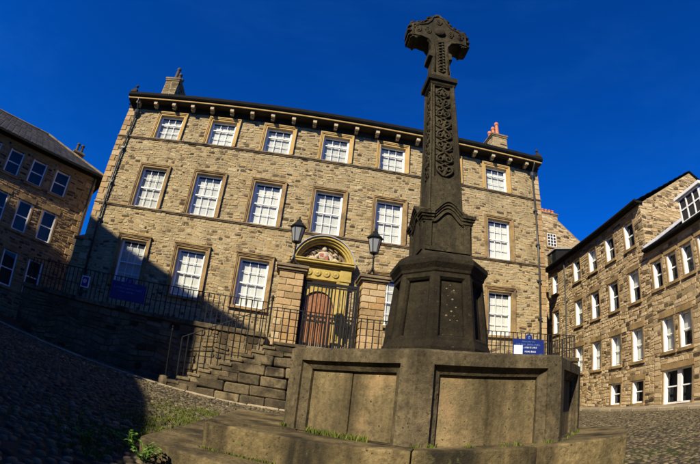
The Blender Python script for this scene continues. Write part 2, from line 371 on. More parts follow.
# ------------------------------------------------------------------ sash windows (shared by the main house)
def sash_meshes(key, w, h, cols, rows_up, rows_lo, hood, clean):
    hw = w / 2; d = {}
    mb = MB(); fr = 0.055
    mb.box(-hw, -hw + fr, 0, .09, 0, h); mb.box(hw - fr, hw, 0, .09, 0, h); mb.box(-hw + fr, hw - fr, 0, .09, h - fr, h); mb.box(-hw + fr, hw - fr, -.012, .09, 0, .075)
    rows = rows_up + rows_lo; zi0, zi1 = .075, h - fr; zm = zi0 + (zi1 - zi0) * rows_lo / rows
    mb.box(-hw + fr, hw - fr, .012, .075, zm - .022, zm + .022)
    for z0, z1, y in ((zi0, zm - .022, .045), (zm + .022, zi1, .02)):
        mb.box(-hw + fr, -hw + fr + .035, y, y + .035, z0, z1); mb.box(hw - fr - .035, hw - fr, y, y + .035, z0, z1)
    d['window'] = mb.mesh(key + '_frame', 'white')
    mb = MB(); xi0, xi1 = -hw + fr + .035, hw - fr - .035; pw = (xi1 - xi0) / cols
    panes = []
    for z0, z1, nr, y in ((zi0, zm - .022, rows_lo, .05), (zm + .022, zi1, rows_up, .025)):
        ph = (z1 - z0) / nr
        for i in range(1, cols): mb.box(xi0 + i * pw - .0085, xi0 + i * pw + .0085, y, y + .025, z0, z1)
        for r in range(1, nr):
            for i in range(cols): mb.box(xi0 + i * pw + .0085, xi0 + (i + 1) * pw - .0085, y, y + .025, z0 + r * ph - .0085, z0 + r * ph + .0085)
        for i in range(cols):
            for r in range(nr): panes.append((xi0 + (i + .5) * pw, y + .014, z0 + (r + .5) * ph))
        mp = MB(); mp.quad((-pw / 2, 0, -ph / 2), (pw / 2, 0, -ph / 2), (pw / 2, 0, ph / 2), (-pw / 2, 0, ph / 2)); d.setdefault('pm', []).append(mp.mesh(key + '_pane', 'glass'))
    d['glazing_bars'] = mb.mesh(key + '_bars', 'white')
    d['panes'] = panes; d['np'] = cols * rows_lo
    mb = MB(); n = 24                               # a slightly billowing blind
    zt = h - .10
    for i in range(n):
        a, b = -hw + .05 + (w - .1) * i / n, -hw + .05 + (w - .1) * (i + 1) / n
        ya, yb = .135 + .004 * math.sin(i * 1.3), .135 + .004 * math.sin((i + 1) * 1.3)
        mb.quad((a, ya, .03), (b, yb, .03), (b, yb, zt), (a, ya, zt))
    d['blind'] = mb.mesh(key + '_blind', 'blind')
    mb = MB(); s0, s1 = .085, .17                     # moulded stone surround in two fascias
    for sx in (-1, 1):
        mb.box(sx * hw, sx * (hw + s0), -.155, .10, 0, h); mb.box(sx * (hw + s0), sx * (hw + s1), -.19, .02, 0, h + s0)
        mb.box(sx * (hw + s1 - .035), sx * (hw + s1 + .012), -.215, -.187, 0, h + s1 - .035)
    mb.box(-hw - s0, hw + s0, -.153, .10, h, h + s0); mb.box(-hw - s1, hw + s1, -.192, .02, h + s0, h + s1)
    mb.box(-hw - s1 - .012, hw + s1 + .012, -.217, -.19, h + s1 - .035, h + s1 + .012)
    if hood: mb.box(-hw - s1 - .03, hw + s1 + .03, -.25, -.02, h + s1 + .014, h + s1 + .07)
    d['architrave'] = mb.mesh(key + '_surround', 'dressed_clean' if clean else 'dressed')
    mb = MB(); mb.box(-hw - s1 - .02, hw + s1 + .02, -.235, .0, -.105, -.003)
    d['sill'] = mb.mesh(key + '_sill', 'dressed')
    mb = MB(); mb.box(-hw - .1, hw + .1, .16, .5, -.1, h + .1); d['room'] = None
    return d
def place_sash(d, parent, x, z, blind_drop=0.0, sill=True):
    win = put('window', d['window'], parent, (x, 0, z))
    put('glazing_bars', d['glazing_bars'], win)
    for i, p in enumerate(d['panes']):
        put('pane', d['pm'][0] if i < d['np'] else d['pm'][1], win, p, (rnd.uniform(-.016, .016), 0, rnd.uniform(-.016, .016)))
    b = put('blind', d['blind'], win); b.location.z += blind_drop
    put('architrave', d['architrave'], win)
    if sill: put('sill', d['sill'], win)
    return win

# ------------------------------------------------------------------ main house
SP = 2.6704
H = thing('town_house', 'three storey Georgian stone house with seven bays of white sash windows behind the cross', 'house', (0, 0, -.6))
cols = [(i - 3) * SP for i in range(7)]
TOP, MID, BOT = (9.973, 1.325), (6.466, 1.958), (2.957, 1.979)
holes = []
for i, x in enumerate(cols):
    for z, h in (TOP, MID, BOT):
        if (z, h) == BOT and i == 3: continue
        holes.append((x - .77, x + .77, z - (.105 if z < 5 else .004), z + h + .17))
holes.append((-.72, .72, 1.75, 4.55))
HW = 10.55
mb = MB(); wall_grid(mb, -HW, HW, -.9, 11.9, holes, -.105)
mb.quad((-HW, -.105, -.9), (-HW, 9, -.9), (-HW, 9, 11.9), (-HW, -.105, 11.9)); mb.quad((HW, -.105, -.9), (HW, -.105, 11.9), (HW, 9, 11.9), (HW, 9, -.9)); mb.quad((-HW, 9, -.9), (HW, 9, -.9), (HW, 9, 11.9), (-HW, 9, 11.9))
for x0, x1, z0, z1 in holes:                          # reveals
    mb.quad((x0, -.105, z0), (x0, .2, z0), (x0, .2, z1), (x0, -.105, z1)); mb.quad((x1, -.105, z0), (x1, -.105, z1), (x1, .2, z1), (x1, .2, z0))
mb.build('wall', 'mortar', H, fix=False)
mb = MB()
for z0, z1 in ((1.6, 6.345), (6.46, 9.85), (9.967, 11.58)):
    rubble(mb, -HW, HW, z0, z1, [h for h in holes if h[3] > z0 and h[2] < z1], rg=random.Random(3))
stuff(mb.build('rubble_stones', 'rubble', H, fix=False))
for z in (6.345, 9.852):
    mb = MB(); mb.box(-HW - .03, HW + .03, -.19, .02, z + .05, z + .118); mb.box(-HW - .02, HW + .02, -.155, -.02, z + .002, z + .048)
    mb.build('string_course', 'grimy', H, bevel=.008)  # grimy tone also stands in for the shade line under the course
mb = MB()                                             # dim rooms behind the blinds
mb.box(-HW + .3, HW - .3, .35, 8.6, 0, 11.6); mb.build('interior', 'room', H)
wt = sash_meshes('top', 1.2, TOP[1], 3, 1, 2, False, True)
wm = sash_meshes('mid', 1.2, MID[1], 3, 2, 2, False, False)
wl = sash_meshes('low', 1.2, BOT[1], 3, 2, 2, True, False)
for i, x in enumerate(cols):
    place_sash(wt, H, x, TOP[0], rnd.uniform(-.02, .0), False); place_sash(wm, H, x, MID[0], rnd.uniform(-.03, .0), False)
    if i != 3: place_sash(wl, H, x, BOT[0], rnd.uniform(-.05, .0))
z = 1.7; i = 0
while z < 11.45:                                      # long and short corner stones
    for sx in (-1, 1):
        w = .42 if (i + (sx > 0)) % 2 else .26; h_ = rnd.uniform(.24, .34)
        block('quoin', sx * (HW - w), sx * (HW + .012), -.142, .1, z + .006, z + .28, 'pier', H, .014, .006)
    z += .285; i += 1
# cornice, modillions, gutter
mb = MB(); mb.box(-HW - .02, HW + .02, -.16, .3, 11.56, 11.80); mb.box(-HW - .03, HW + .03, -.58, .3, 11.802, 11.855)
mb.build('cornice', 'soot_shade', H, bevel=.01)  # soffit and frieze shade painted into the black, along with grime
mb = MB(); mb.box(-HW - .04, HW + .04, -.64, .3, 11.858, 11.95); mb.build('fascia', 'dressed_clean', H, bevel=.01)
mm = MB(); mm.box(-.085, .085, -.54, -.161, 11.66, 11.80); mm.box(-.075, .075, -.36, -.161, 11.60, 11.658)
modm = mm.mesh('modillion', 'carve_pale')
x = -5.25 - .89 * 5 - .6
k = -6
while -6.06 + .985 * k < HW - .1:
    if -6.06 + .985 * k > -HW + .1: put('modillion', modm, H, (-6.06 + .985 * k, 0, 0))
    k += 1
mb = MB()
prof = [(-.60, 11.955), (-.70, 11.97), (-.75, 12.03), (-.76, 12.16), (-.70, 12.20), (-.5, 12.22), (-.5, 11.955)]
mb.rings([[(-HW - .05, y, z) for y, z in prof], [(HW + .05, y, z) for y, z in prof]])
mb.build('gutter', 'gutter', H)
# slate roof, hipped back from the cornice
mb = MB(); ev = 12.12; rg = 14.6
nrow = 22
for r in range(nrow):
    f0, f1 = r / nrow, (r + 1) / nrow
    y0, z0 = -.62 + 5.1 * f0, ev + (rg - ev) * f0; y1, z1 = -.62 + 5.1 * (f1 + .02), ev + (rg - ev) * (f1 + .02)
    x = -HW - .05
    while x < HW + .05:
        e = min(HW + .05, x + .42)
        mb.quad((x + .004, y0, z0 + .03), (e - .004, y0, z0 + .03), (e - .004, y1, z1 + .005), (x + .004, y1, z1 + .005), rnd.random()); x = e
mb.quad((-HW - .05, 9.6, ev), (HW + .05, 9.6, ev), (HW + .05, 4.48, rg), (-HW - .05, 4.48, rg), .4); mb.quad((-HW - .05, -.62, ev), (HW + .05, -.62, ev), (HW + .05, 4.48, rg), (-HW - .05, 4.48, rg), .4)
mb.quad((-HW, -.55, ev - .02), (HW, -.55, ev - .02), (HW, 9.5, ev - .02), (-HW, 9.5, ev - .02), .4)
roof = mb.build('roof', 'slate', H, fix=False)
for sx in (-1, 1):
    mb = MB(); mb.add([(sx * (HW - .02), -.1, 11.88), (sx * (HW - .02), 9.1, 11.88), (sx * (HW - .02), 4.48, rg), (sx * (HW + .2), -.1, 11.88), (sx * (HW + .2), 9.1, 11.88), (sx * (HW + .2), 4.48, rg + .1)], [(0, 1, 2), (3, 4, 5), (0, 2, 5, 3), (2, 1, 4, 5)])
    mb.build('gable', 'mortar', H)
for sx in (-1, 1):                                    # kneeler finials at the cornice ends
    mb = MB(); x = sx * (HW - .12); mb.box(x - .15, x + .15, -.70, -.30, 12.225, 12.36); mb.box(x - .10, x + .10, -.62, -.38, 12.362, 12.46); mb.lathe([(.03, 12.46), (.05, 12.52), (.035, 12.58), (.08, 12.63), (.085, 12.70), (.04, 12.76), (.005, 12.77)], x, -.50, 8)
    mb.build('finial', 'soot_shade', H)
def chimney(parent, x, y, zb, zt, wx, wy, npots, along, pot_h=.62, mat='rubble', potm='pot'):
    mb = MB(); mb.box(x - wx / 2, x + wx / 2, y - wy / 2, y + wy / 2, zb, zt)
    c = mb.build('chimney_stack', 'mortar', parent)
    mb = MB()
    for rz in range(4):                               # stone facing on the four sides
        fm = MB(); hwid, dep = (wx / 2, wy / 2) if rz % 2 == 0 else (wy / 2, wx / 2)
        rubble(fm, -hwid, hwid, zb, zt - .02, y=-dep, h=(.2, .28), w=(.25, .5), proud=(.006, .015))
        ca, sa = math.cos(rz * math.pi / 2), math.sin(rz * math.pi / 2)
        mb.add([(x + ca * a - sa * b, y + sa * a + ca * b, q) for a, b, q in fm.v], fm.f); mb.t[-len(fm.t):] = fm.t
    stuff(mb.build('rubble_stones', mat, c, fix=False))
    mb = MB(); mb.box(x - wx / 2 - .09, x + wx / 2 + .09, y - wy / 2 - .09, y + wy / 2 + .09, zt, zt + .13); mb.box(x - wx / 2 - .05, x + wx / 2 + .05, y - wy / 2 - .05, y + wy / 2 + .05, zt - .10, zt - .002)
    mb.box(x - wx / 2 + .03, x + wx / 2 - .03, y - wy / 2 + .03, y + wy / 2 - .03, zt + .132, zt + .2)
    mb.build('chimney_cap', 'grimy', c, bevel=.015)
    for i in range(npots):
        o = (i - (npots - 1) / 2) * ((wy if along == 'y' else wx) / npots)
        mp = MB(); mp.lathe([(.15, 0), (.145, .05), (.12, .12), (.105, pot_h * .8), (.135, pot_h * .82), (.145, pot_h * .93), (.12, pot_h), (.085, pot_h), (.08, pot_h - .1)], 0, 0, 10)
        mp.build('chimney_pot', potm, c, (x + (0 if along == 'y' else o), y + (o if along == 'y' else 0), zt + .19))
    return c
chimney(H, -10.24, 3.8, 13.2, 16.1, .85, 1.6, 3, 'y', .95, 'rubble_dark', 'pot_dark')
chimney(H, 10.12, 3.8, 13.2, 15.8, 1.0, 1.6, 3, 'y', 1.0)
# drain pipes with hopper heads and brackets
for x in (-10.0, 10.13):
    mb = MB(); mb.tube([(x, -.22, 11.2), (x, -.22, 1.7)], .05, 8); mb.tube([(x, -.62, 11.88), (x, -.55, 11.72), (x, -.26, 11.42), (x, -.22, 11.25)], .045, 8)
    pipe = mb.build('drainpipe', 'pipe', H, smooth=True)
    mb = MB(); mb.lathe([(.06, 11.08), (.13, 11.22), (.15, 11.38), (.14, 11.38), (.05, 11.3)], x, -.22, 8); mb.build('hopper', 'pipe', pipe)
    for z in (9.2, 7.4, 5.6, 3.8, 2.2):
        mb = MB(); mb.box(x - .09, x + .09, -.28, -.12, z, z + .07); mb.build('bracket', 'pipe', pipe)
# doorway: yellow limewashed stone case with a segmental hood
DX = 0.08
dc = None
for sx in (-1, 1):
    case = MB()
    x0 = DX + sx * .62; x1 = DX + sx * 1.12
    case.box(x0, x1, -.34, -.02, 1.75, 2.0); case.box(x0 + sx * .04, x1 - sx * .04, -.30, -.02, 2.002, 4.32); case.box(x0 + sx * .10, x0 + sx * .20, -.335, -.3, 2.1, 4.25); case.box(x1 - sx * .20, x1 - sx * .10, -.335, -.3, 2.1, 4.25)
    case.box(x0, x1, -.35, -.02, 4.322, 4.44)
    if dc is None:
        dm_ = MB(); dm_.box(DX - .6, DX + .6, .115, .3, 1.72, 4.4); dc = dm_.build('doorway', 'yellow', H)
    case.build('pilaster', 'yellow', dc, bevel=.01)
mb = MB(); mb.box(DX - 1.14, DX + 1.14, -.34, -.02, 4.445, 4.98)
mb.box(DX - 1.2, DX + 1.2, -.42, -.02, 4.985, 5.06); mb.box(DX - 1.32, DX + 1.32, -.56, -.02, 5.065, 5.15); mb.box(DX - 1.36, DX + 1.36, -.60, -.02, 5.153, 5.21)
for sx in (-1, 1): mb.box(DX + sx * .72, DX + sx * 1.18, -.38, -.338, 4.46, 4.97)
mb.build('entablature', 'yellow', dc, bevel=.012)
for i in range(4):
    mp = MB(); n = 14; x = DX + (i - 1.5) * .36 * (1.0 if abs(i - 1.5) < 1 else 1.0)
    mp.rings([[(x + r * math.cos(2 * math.pi * k / n), -.345 - q, 4.715 + r * math.sin(2 * math.pi * k / n)) for k in range(n)] for r, q in ((.15, 0), (.14, .03), (.10, .035), (.08, .02), (.05, .05), (.01, .06))])
    mp.build('roundel', 'yellow', dc, smooth=True)
# curved hood: concentric arches, lead covered
def arch(r0, r1, y0, y1, cx, cz, a0, a1, n=28):
    m = MB(); rings = []
    for i in range(n + 1):
        a = a0 + (a1 - a0) * i / n; c, s = math.cos(a), math.sin(a)
        rings.append([(cx + r0 * c, y0, cz + r0 * s), (cx + r1 * c, y0, cz + r1 * s), (cx + r1 * c, y1, cz + r1 * s), (cx + r0 * c, y1, cz + r0 * s)])
    m.rings(rings); return m
CZ = 4.97; A0, A1 = R(5), R(175)
m1 = arch(1.08, 1.155, -.46, -.02, DX, CZ, A0, A1); m2 = arch(1.157, 1.25, -.54, -.02, DX, CZ, A0, A1); m3 = arch(1.00, 1.078, -.36, -.02, DX, CZ, A0, A1)
for q in (m2, m3): m1.add(q.v, q.f)
m1.build('hood_arch', 'yellow', dc)
arch(1.253, 1.285, -.60, -.04, DX, CZ, R(3), R(177)).build('lead_flashing', 'lead', dc)
mb = MB(); pl = [(DX + 1.01 * math.cos(R(a)), CZ + 1.01 * math.sin(R(a))) for a in range(6, 175, 6)]
mb.prism_y(pl, -.12, -.03); mb.build('tympanum', 'grimy', dc)
# carved and painted coat of arms: supporters, shield, crest, leaves
mb = MB()
mb.prism_y([(DX - .22, 5.62), (DX - .20, 5.38), (DX, 5.24), (DX + .20, 5.38), (DX + .22, 5.62), (DX + .1, 5.66), (DX - .1, 5.66)], -.24, -.11)
for sx in (-1, 1):
    P = [(DX + sx * (.26 + .07 * math.sin(i * 1.1)), -.19, 5.26 + .07 * i) for i in range(6)]
    mb.tube(P, [.05, .075, .085, .075, .06, .05], 7); mb.tube([(DX + sx * .3, -.19, 5.3), (DX + sx * .48, -.2, 5.36), (DX + sx * .62, -.19, 5.28), (DX + sx * .8, -.18, 5.3)], [.07, .08, .06, .03], 7)
    mb.tube([(DX + sx * .36, -.19, 5.55), (DX + sx * .5, -.19, 5.6), (DX + sx * .58, -.18, 5.5)], [.05, .045, .02], 6)
mantle = MB()
for i in range(30):                                     # mantling leaves round the shield
    a_ = R(10 + (i * 47) % 161); r0_ = rnd.uniform(.42, .86); P = [(DX + (r0_ + .05 * q) * math.cos(a_ + .22 * q), -.17 - .03 * math.sin(q * 1.5), 5.12 + (r0_ + .05 * q) * .95 * math.sin(a_ + .16 * q * (1 if i % 2 else -1))) for q in (0, .7, 1.4, 2.0)]
    mantle.tube(P, [.03, .04, .03, .012], 6)
mb.lathe([(.03, 5.66), (.10, 5.70), (.11, 5.78), (.06, 5.86), (.02, 5.92)], DX, -.19, 8)
mb.build('coat_of_arms', 'carve', dc, smooth=True)
stuff(mantle.build('mantling', 'grimy', dc, smooth=True))
mb = MB()
for sx, q in ((-.1, 5.52), (.1, 5.40)): mb.box(DX + sx - .07, DX + sx + .07, -.258, -.243, q - .07, q + .06)
mb.build('shield_quarters', 'red', dc)['kind'] = 'stuff'
# arched oak door, planked, in two leaves
dw = .60
mb = MB(); n = 12
for i in range(6):
    a, b = DX - dw + i * .2 + .004, DX - dw + (i + 1) * .2 - .004
    za = 3.42 + math.sqrt(max(0, dw * dw - (a - DX) ** 2)); zb = 3.42 + math.sqrt(max(0, dw * dw - (b - DX) ** 2)); zc = 3.42 + math.sqrt(max(0, dw * dw - ((a + b) / 2 - DX) ** 2))
    pm = MB(); pm.prism_y([(a, 1.78), (b, 1.78), (b, zb), ((a + b) / 2, zc), (a, za)], .02, .08)
    pl = pm.build('plank', 'door', None, bevel=.008)
    if i == 0:
        DOOR = MB(); DOOR.box(DX - dw, DX + dw, .082, .11, 1.77, 3.42); DOOR = DOOR.build('door', 'door', H)
    pl.parent = DOOR
mb = MB(); mb.lathe([(.0, 0), (.03, .01), (.035, .04), (.02, .06)], 0, 0, 8)
kn = mb.build('door_knob', 'iron', DOOR, (DX + .07, .0, 2.75)); kn.rotation_euler = (math.pi / 2, 0, 0)
# spandrel round the door arch
mb = MB()
pts = [(DX + .62 * math.cos(R(a)), 3.42 + .62 * math.sin(R(a))) for a in range(0, 181, 10)]
for (a, c), (b, d) in zip(pts, pts[1:]): mb.quad((a, -.06, c), (b, -.06, d), (b, -.06, 4.445), (a, -.06, 4.445)); mb.quad((a, -.06, c), (b, -.06, d), (b, .08, d), (a, .08, c))
for sx in (-1, 1): mb.box(DX + sx * .60, DX + sx * .66, -.06, .1, 1.78, 3.42)
mb.build('door_spandrel', 'yellow', dc)
# ------------------------------------------------------------------ terrace in front of the house
mb = MB(); mb.box(-10.9, 9.88, -3.0, -.12, 1.25, 1.58); struct(mb.build('terrace', 'flag'))
TY = -3.4
def terrace_wall(x0, x1, label):
    zb = ground((x0 + x1) / 2, TY) - .3
    t = thing('retaining_wall', label, 'wall', ((x0 + x1) / 2, TY + .2, zb))
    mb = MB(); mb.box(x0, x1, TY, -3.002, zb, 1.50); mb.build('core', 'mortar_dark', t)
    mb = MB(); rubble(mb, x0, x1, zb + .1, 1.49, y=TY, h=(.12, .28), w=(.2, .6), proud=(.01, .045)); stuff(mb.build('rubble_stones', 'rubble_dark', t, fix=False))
    x = x0
    while x < x1 - .01:
        e = min(x1, x + rnd.uniform(.9, 1.3)); e = x1 if x1 - e < .4 else e
        block('coping_stone', x + .003, e - .003, TY - .08, -2.96, 1.505, 1.66, 'stair', t, .015); x = e
    if x0 > 0:                                          # the wall turns back to the house
        mb = MB(); mb.box(x1 - .4, x1, -3.0, -.13, zb, 1.5); mb.build('return_wall', 'mortar_dark', t)
    return t
terrace_wall(-10.9, -1.64, 'rubble retaining wall in deep shade below the terrace, beside the stair')
terrace_wall(2.29, 9.9, 'rubble retaining wall below the sunlit terrace railing, behind the cross plinth')

# stair rising alongside the wall to the gate landing
ST = thing('stone_stair', 'worn stone stair climbing along the terrace wall to the gate landing', 'stair', (-2.4, -4.1, ground(-2.4, -4.1)))
Y0, Y1 = -4.72, -3.50
RUN, RISE, NS, XS, ZS = .29, .161, 11, -4.18, -.47
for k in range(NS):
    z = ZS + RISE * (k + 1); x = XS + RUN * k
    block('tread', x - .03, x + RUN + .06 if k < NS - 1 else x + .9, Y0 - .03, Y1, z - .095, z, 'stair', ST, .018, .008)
zt = ZS + RISE * NS
for i in range(4):
    block('landing_slab', XS + RUN * (NS - 1) + .9 + i * 1.05 + .005, XS + RUN * (NS - 1) + .9 + (i + 1) * 1.05 - .005, Y0 - .03, -3.03, zt - .11, zt - .002, 'stair', ST, .015)
XE = XS + RUN * (NS - 1) + .9 + 4.2
z = ZS - .25; c = 0
while z < zt - .2:                                    # coursed blocks of the stair's outer face
    k = max(0, math.ceil((z + .3 - ZS) / RISE) - 1); h = .37 if c == 0 else .31
    top = min(z + h, zt - .115)
    k = max(0, math.ceil((top - ZS) / RISE - 1e-6))
    x = XS + RUN * max(0, k - 1) + .02 + (.0 if k == 0 else RUN * .1)
    while x < XE - .05:
        e = min(XE, x + rnd.uniform(.45, 1.1)); e = XE if XE - e < .3 else e
        block('stair_block', x + .008, e - .008, Y0 + rnd.uniform(-.02, .03), Y0 + .55, z + .008, top - .008, 'stair', ST, .035, .022); x = e
    # small make-up stones in the notch beside the treads
    z = top; c += 1
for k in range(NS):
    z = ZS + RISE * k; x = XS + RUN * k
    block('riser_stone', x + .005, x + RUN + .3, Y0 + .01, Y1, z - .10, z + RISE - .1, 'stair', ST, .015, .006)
mb = MB(); mb.box(XS + RUN * NS, XE - .02, Y0 + .56, -3.01, -.9, zt - .12); mb.build('stair_core', 'mortar', ST)
# stone block with a slender iron post beside the foot of the stair
t = thing('guard_stone', 'squat stone block with a slender iron post at the foot of the stair', 'stone', (-4.42, -4.3, ground(-4.42, -4.3)))
g0 = ground(-4.42, -4.3)
mb = MB(); mb.lathe([(.17, g0 - .1), (.165, g0 + .14), (.13, g0 + .24), (.04, g0 + .26)], -4.42, -4.3, 9); mb.build('block', 'stair', t)
mb = MB(); mb.tube([(-4.39, -4.25, g0 + .25), (-4.39, -4.25, 1.11)], .018, 6); mb.lathe([(.018, 1.11), (.035, 1.15), (.03, 1.2), (.012, 1.23), (.03, 1.27), (.005, 1.31)], -4.39, -4.25, 7); mb.build('post', 'iron', t)

# ------------------------------------------------------------------ iron railings
barm = {}
def bar(h, r=.011):
    key = (round(h, 2), r)
    if key not in barm:
        m = MB(); m.lathe([(r, 0), (r, h)], 0, 0, 6, R(30)); barm[key] = m.mesh('bar', 'iron')
    return barm[key]
def railing(label, pts, zfoot, ztop, spacing=.19, group=None, mids=()):
    """pts: plan polyline; zfoot, ztop: functions of distance along it"""
    P = [Vector((x, y, 0)) for x, y in pts]; L = [0]
    for a, b in zip(P, P[1:]): L.append(L[-1] + (b - a).length)
    def at(s):
        for i in range(len(P) - 1):
            if s <= L[i + 1] + 1e-9: return P[i].lerp(P[i + 1], (s - L[i]) / (L[i + 1] - L[i]))
        return P[-1]
    t = thing('iron_railing', label, 'railing', (P[0].x, P[0].y, zfoot(0)), group=group)
    n = max(8, int(L[-1] / .25)); ss = sorted({*L, *[L[-1] * i / n for i in range(n + 1)]})
    m = MB()
    for a, b in zip(ss, ss[1:]):
        pa, pb = at(a), at(b); d = (pb - pa).normalized(); q = Vector((-d.y, d.x, 0)) * .022
        for hi, lo in ((0, -.022),):
            A = [pa - q + Vector((0, 0, ztop(a) + lo)), pa + q + Vector((0, 0, ztop(a) + lo)), pa + q + Vector((0, 0, ztop(a))), pa - q + Vector((0, 0, ztop(a)))]
            B = [pb - q + Vector((0, 0, ztop(b) + lo)), pb + q + Vector((0, 0, ztop(b) + lo)), pb + q + Vector((0, 0, ztop(b))), pb - q + Vector((0, 0, ztop(b)))]
            m.rings([A, B])
    m.build('top_rail', 'iron', t)
    for off in mids:
        m = MB()
        for a, b in zip(ss, ss[1:]): m.tube([at(a) + Vector((0, 0, zfoot(a) + off)), at(b) + Vector((0, 0, zfoot(b) + off))], .011, 4)
        m.build('lower_rail', 'iron', t)
    k = int(L[-1] / spacing)
    for i in range(k + 1):
        s = L[-1] * i / k; p = at(s); big = i % 8 == 0
        h = ztop(s) - zfoot(s) - .015
        put('bar', bar(h, .022 if big else .0175), t, (p.x, p.y, zfoot(s)), (rnd.uniform(-.006, .006), rnd.uniform(-.006, .006), 0))
    return t
railing('black iron terrace railing above the shaded wall, carrying the plain blue sign', [(-10.75, -3.3), (-1.67, -3.3)], lambda s: 1.66, lambda s: 2.675, spacing=.175, mids=(.45,))
railing('black iron railing along the sunlit terrace end, turning back to the house corner', [(2.33, -3.3), (9.83, -3.3), (9.83, -.25)], lambda s: 1.66, lambda s: 2.56, spacing=.175, mids=(.38,))
sx0 = -3.94
def sfoot(s):
    x = sx0 + s; k = math.floor((x - XS) / RUN) + 1
    return ZS + RISE * max(0, min(NS, k))
def stop_(s):
    x = sx0 + s
    return 1.0 + (x - sx0) * .53 if x < -1.48 else 2.30
railing('black iron stair handrail rising from the foot of the stair to the gate landing', [(sx0, -4.66), (2.8, -4.66)], sfoot, stop_, spacing=.185)
m = MB(); m.lathe([(.028, 1.66), (.028, 2.71), (.05, 2.72), (.05, 2.75), (.03, 2.77), (.052, 2.81), (.052, 2.86), (.01, 2.91)], -1.56, -3.38, 8)
tag(m.build('newel_post', 'iron'), 'slim iron newel with a ball top where the railing meets the gate pier', 'post')

# ------------------------------------------------------------------ gate piers with lanterns
def gate_pier(cx, label):
    t = thing('gate_pier', label, 'pier', (cx, -3.03, zt), group='stone gate piers')
    x0, x1, y0, y1 = cx - .40, cx + .40, -3.43, -2.63
    mb = MB(); mb.box(x0 + .03, x1 - .03, y0 + .03, y1 - .03, zt, 3.72); mb.build('core', 'mortar', t)
    z = zt; i = 0
    while z < 3.70:
        h = .222; f = .33 if i % 2 else .64
        xs = x0 + (x1 - x0) * f
        for a, b in ((x0, xs), (xs, x1)):
            block('pier_block', a + .007, b - .007, y0 + rnd.uniform(-.006, .008), y0 + .39, z + .006, z + h - .006, 'pier', t, .02, .004)
        block('pier_block', x0, x1, y0 + .395, y1, z + .006, z + h - .006, 'pier', t, .02, .004)
        z += h; i += 1
    mb = MB(); mb.box(x0 - .03, x1 + .03, y0 - .03, y1 + .03, z, z + .055); mb.box(x0 - .085, x1 + .085, y0 - .085, y1 + .085, z + .057, z + .14); mb.box(x0 - .13, x1 + .13, y0 - .13, y1 + .13, z + .142, z + .235)
    mb.rings([[(x0 - .12, y0 - .12, z + .237), (x1 + .12, y0 - .12, z + .237), (x1 + .12, y1 + .12, z + .237), (x0 - .12, y1 + .12, z + .237)], [(cx - .15, -3.18, z + .33), (cx + .15, -3.18, z + .33), (cx + .15, -2.88, z + .33), (cx - .15, -2.88, z + .33)]])
    mb.build('cap', 'grimy', t, bevel=.012)
    return z + .315
zc = gate_pier(-1.063, 'ashlar gate pier with lantern, standing at the head of the stair')
zc = gate_pier(1.656, 'ashlar gate pier with lantern, half hidden by the cross pedestal')
def lantern(cx, label):
    cy = -3.1; t = thing('lantern', label, 'lamp', (cx, cy, zc), group='iron lanterns on the gate piers')
    m = MB()
    for k in range(4):
        a = math.pi / 4 + k * math.pi / 2; c, s = math.cos(a), math.sin(a)
        m.tube([(cx + c * .26, cy + s * .26, zc - .04), (cx + c * .27, cy + s * .27, zc + 0.027), (cx + c * .19, cy + s * .19, zc + 0.055), (cx + c * .10, cy + s * .10, zc + 0.109), (cx + c * .05, cy + s * .05, zc + 0.228), (cx, cy, zc + 0.309)], .024, 6)
    m.build('foot', 'iron', t, smooth=True)
    m = MB(); m.lathe([(.035, zc + 0.182), (.045, zc + 0.291), (.03, zc + 0.364), (.028, zc + 0.637), (.05, zc + 0.673), (.028, zc + 0.710), (.03, zc + 0.783), (.11, zc + 0.819)], cx, cy, 10); m.build('post', 'iron', t, smooth=True)
    zb = zc + 0.819; n = 6
    m = MB(); m.lathe([(.115, zb), (.135, zb + 0.027), (.23, zb + 0.528)], cx, cy, n); m.build('pane', 'lampglass', t)
    m = MB()
    for k in range(n):
        a = 2 * math.pi * k / n; c, s = math.cos(a), math.sin(a); m.tube([(cx + c * .13, cy + s * .13, zb), (cx + c * .24, cy + s * .24, zb + 0.546)], .017, 5)
    m.lathe([(.15, zb - .01), (.165, zb + 0.009), (.15, zb + 0.036)], cx, cy, n); m.build('cage', 'iron', t)
    m = MB(); m.lathe([(.29, zb + 0.537), (.30, zb + 0.573), (.25, zb + 0.601), (.13, zb + 0.728), (.09, zb + 0.746), (.10, zb + 0.801), (.05, zb + 0.837), (.02, zb + 0.874), (.035, zb + 0.910), (.003, zb + 0.965)], cx, cy, n); m.build('hood', 'iron', t)
lantern(-1.075, 'black hexagonal lantern on the gate pier at the head of the stair')
lantern(1.60, 'black hexagonal lantern on the gate pier beside the cross pedestal')

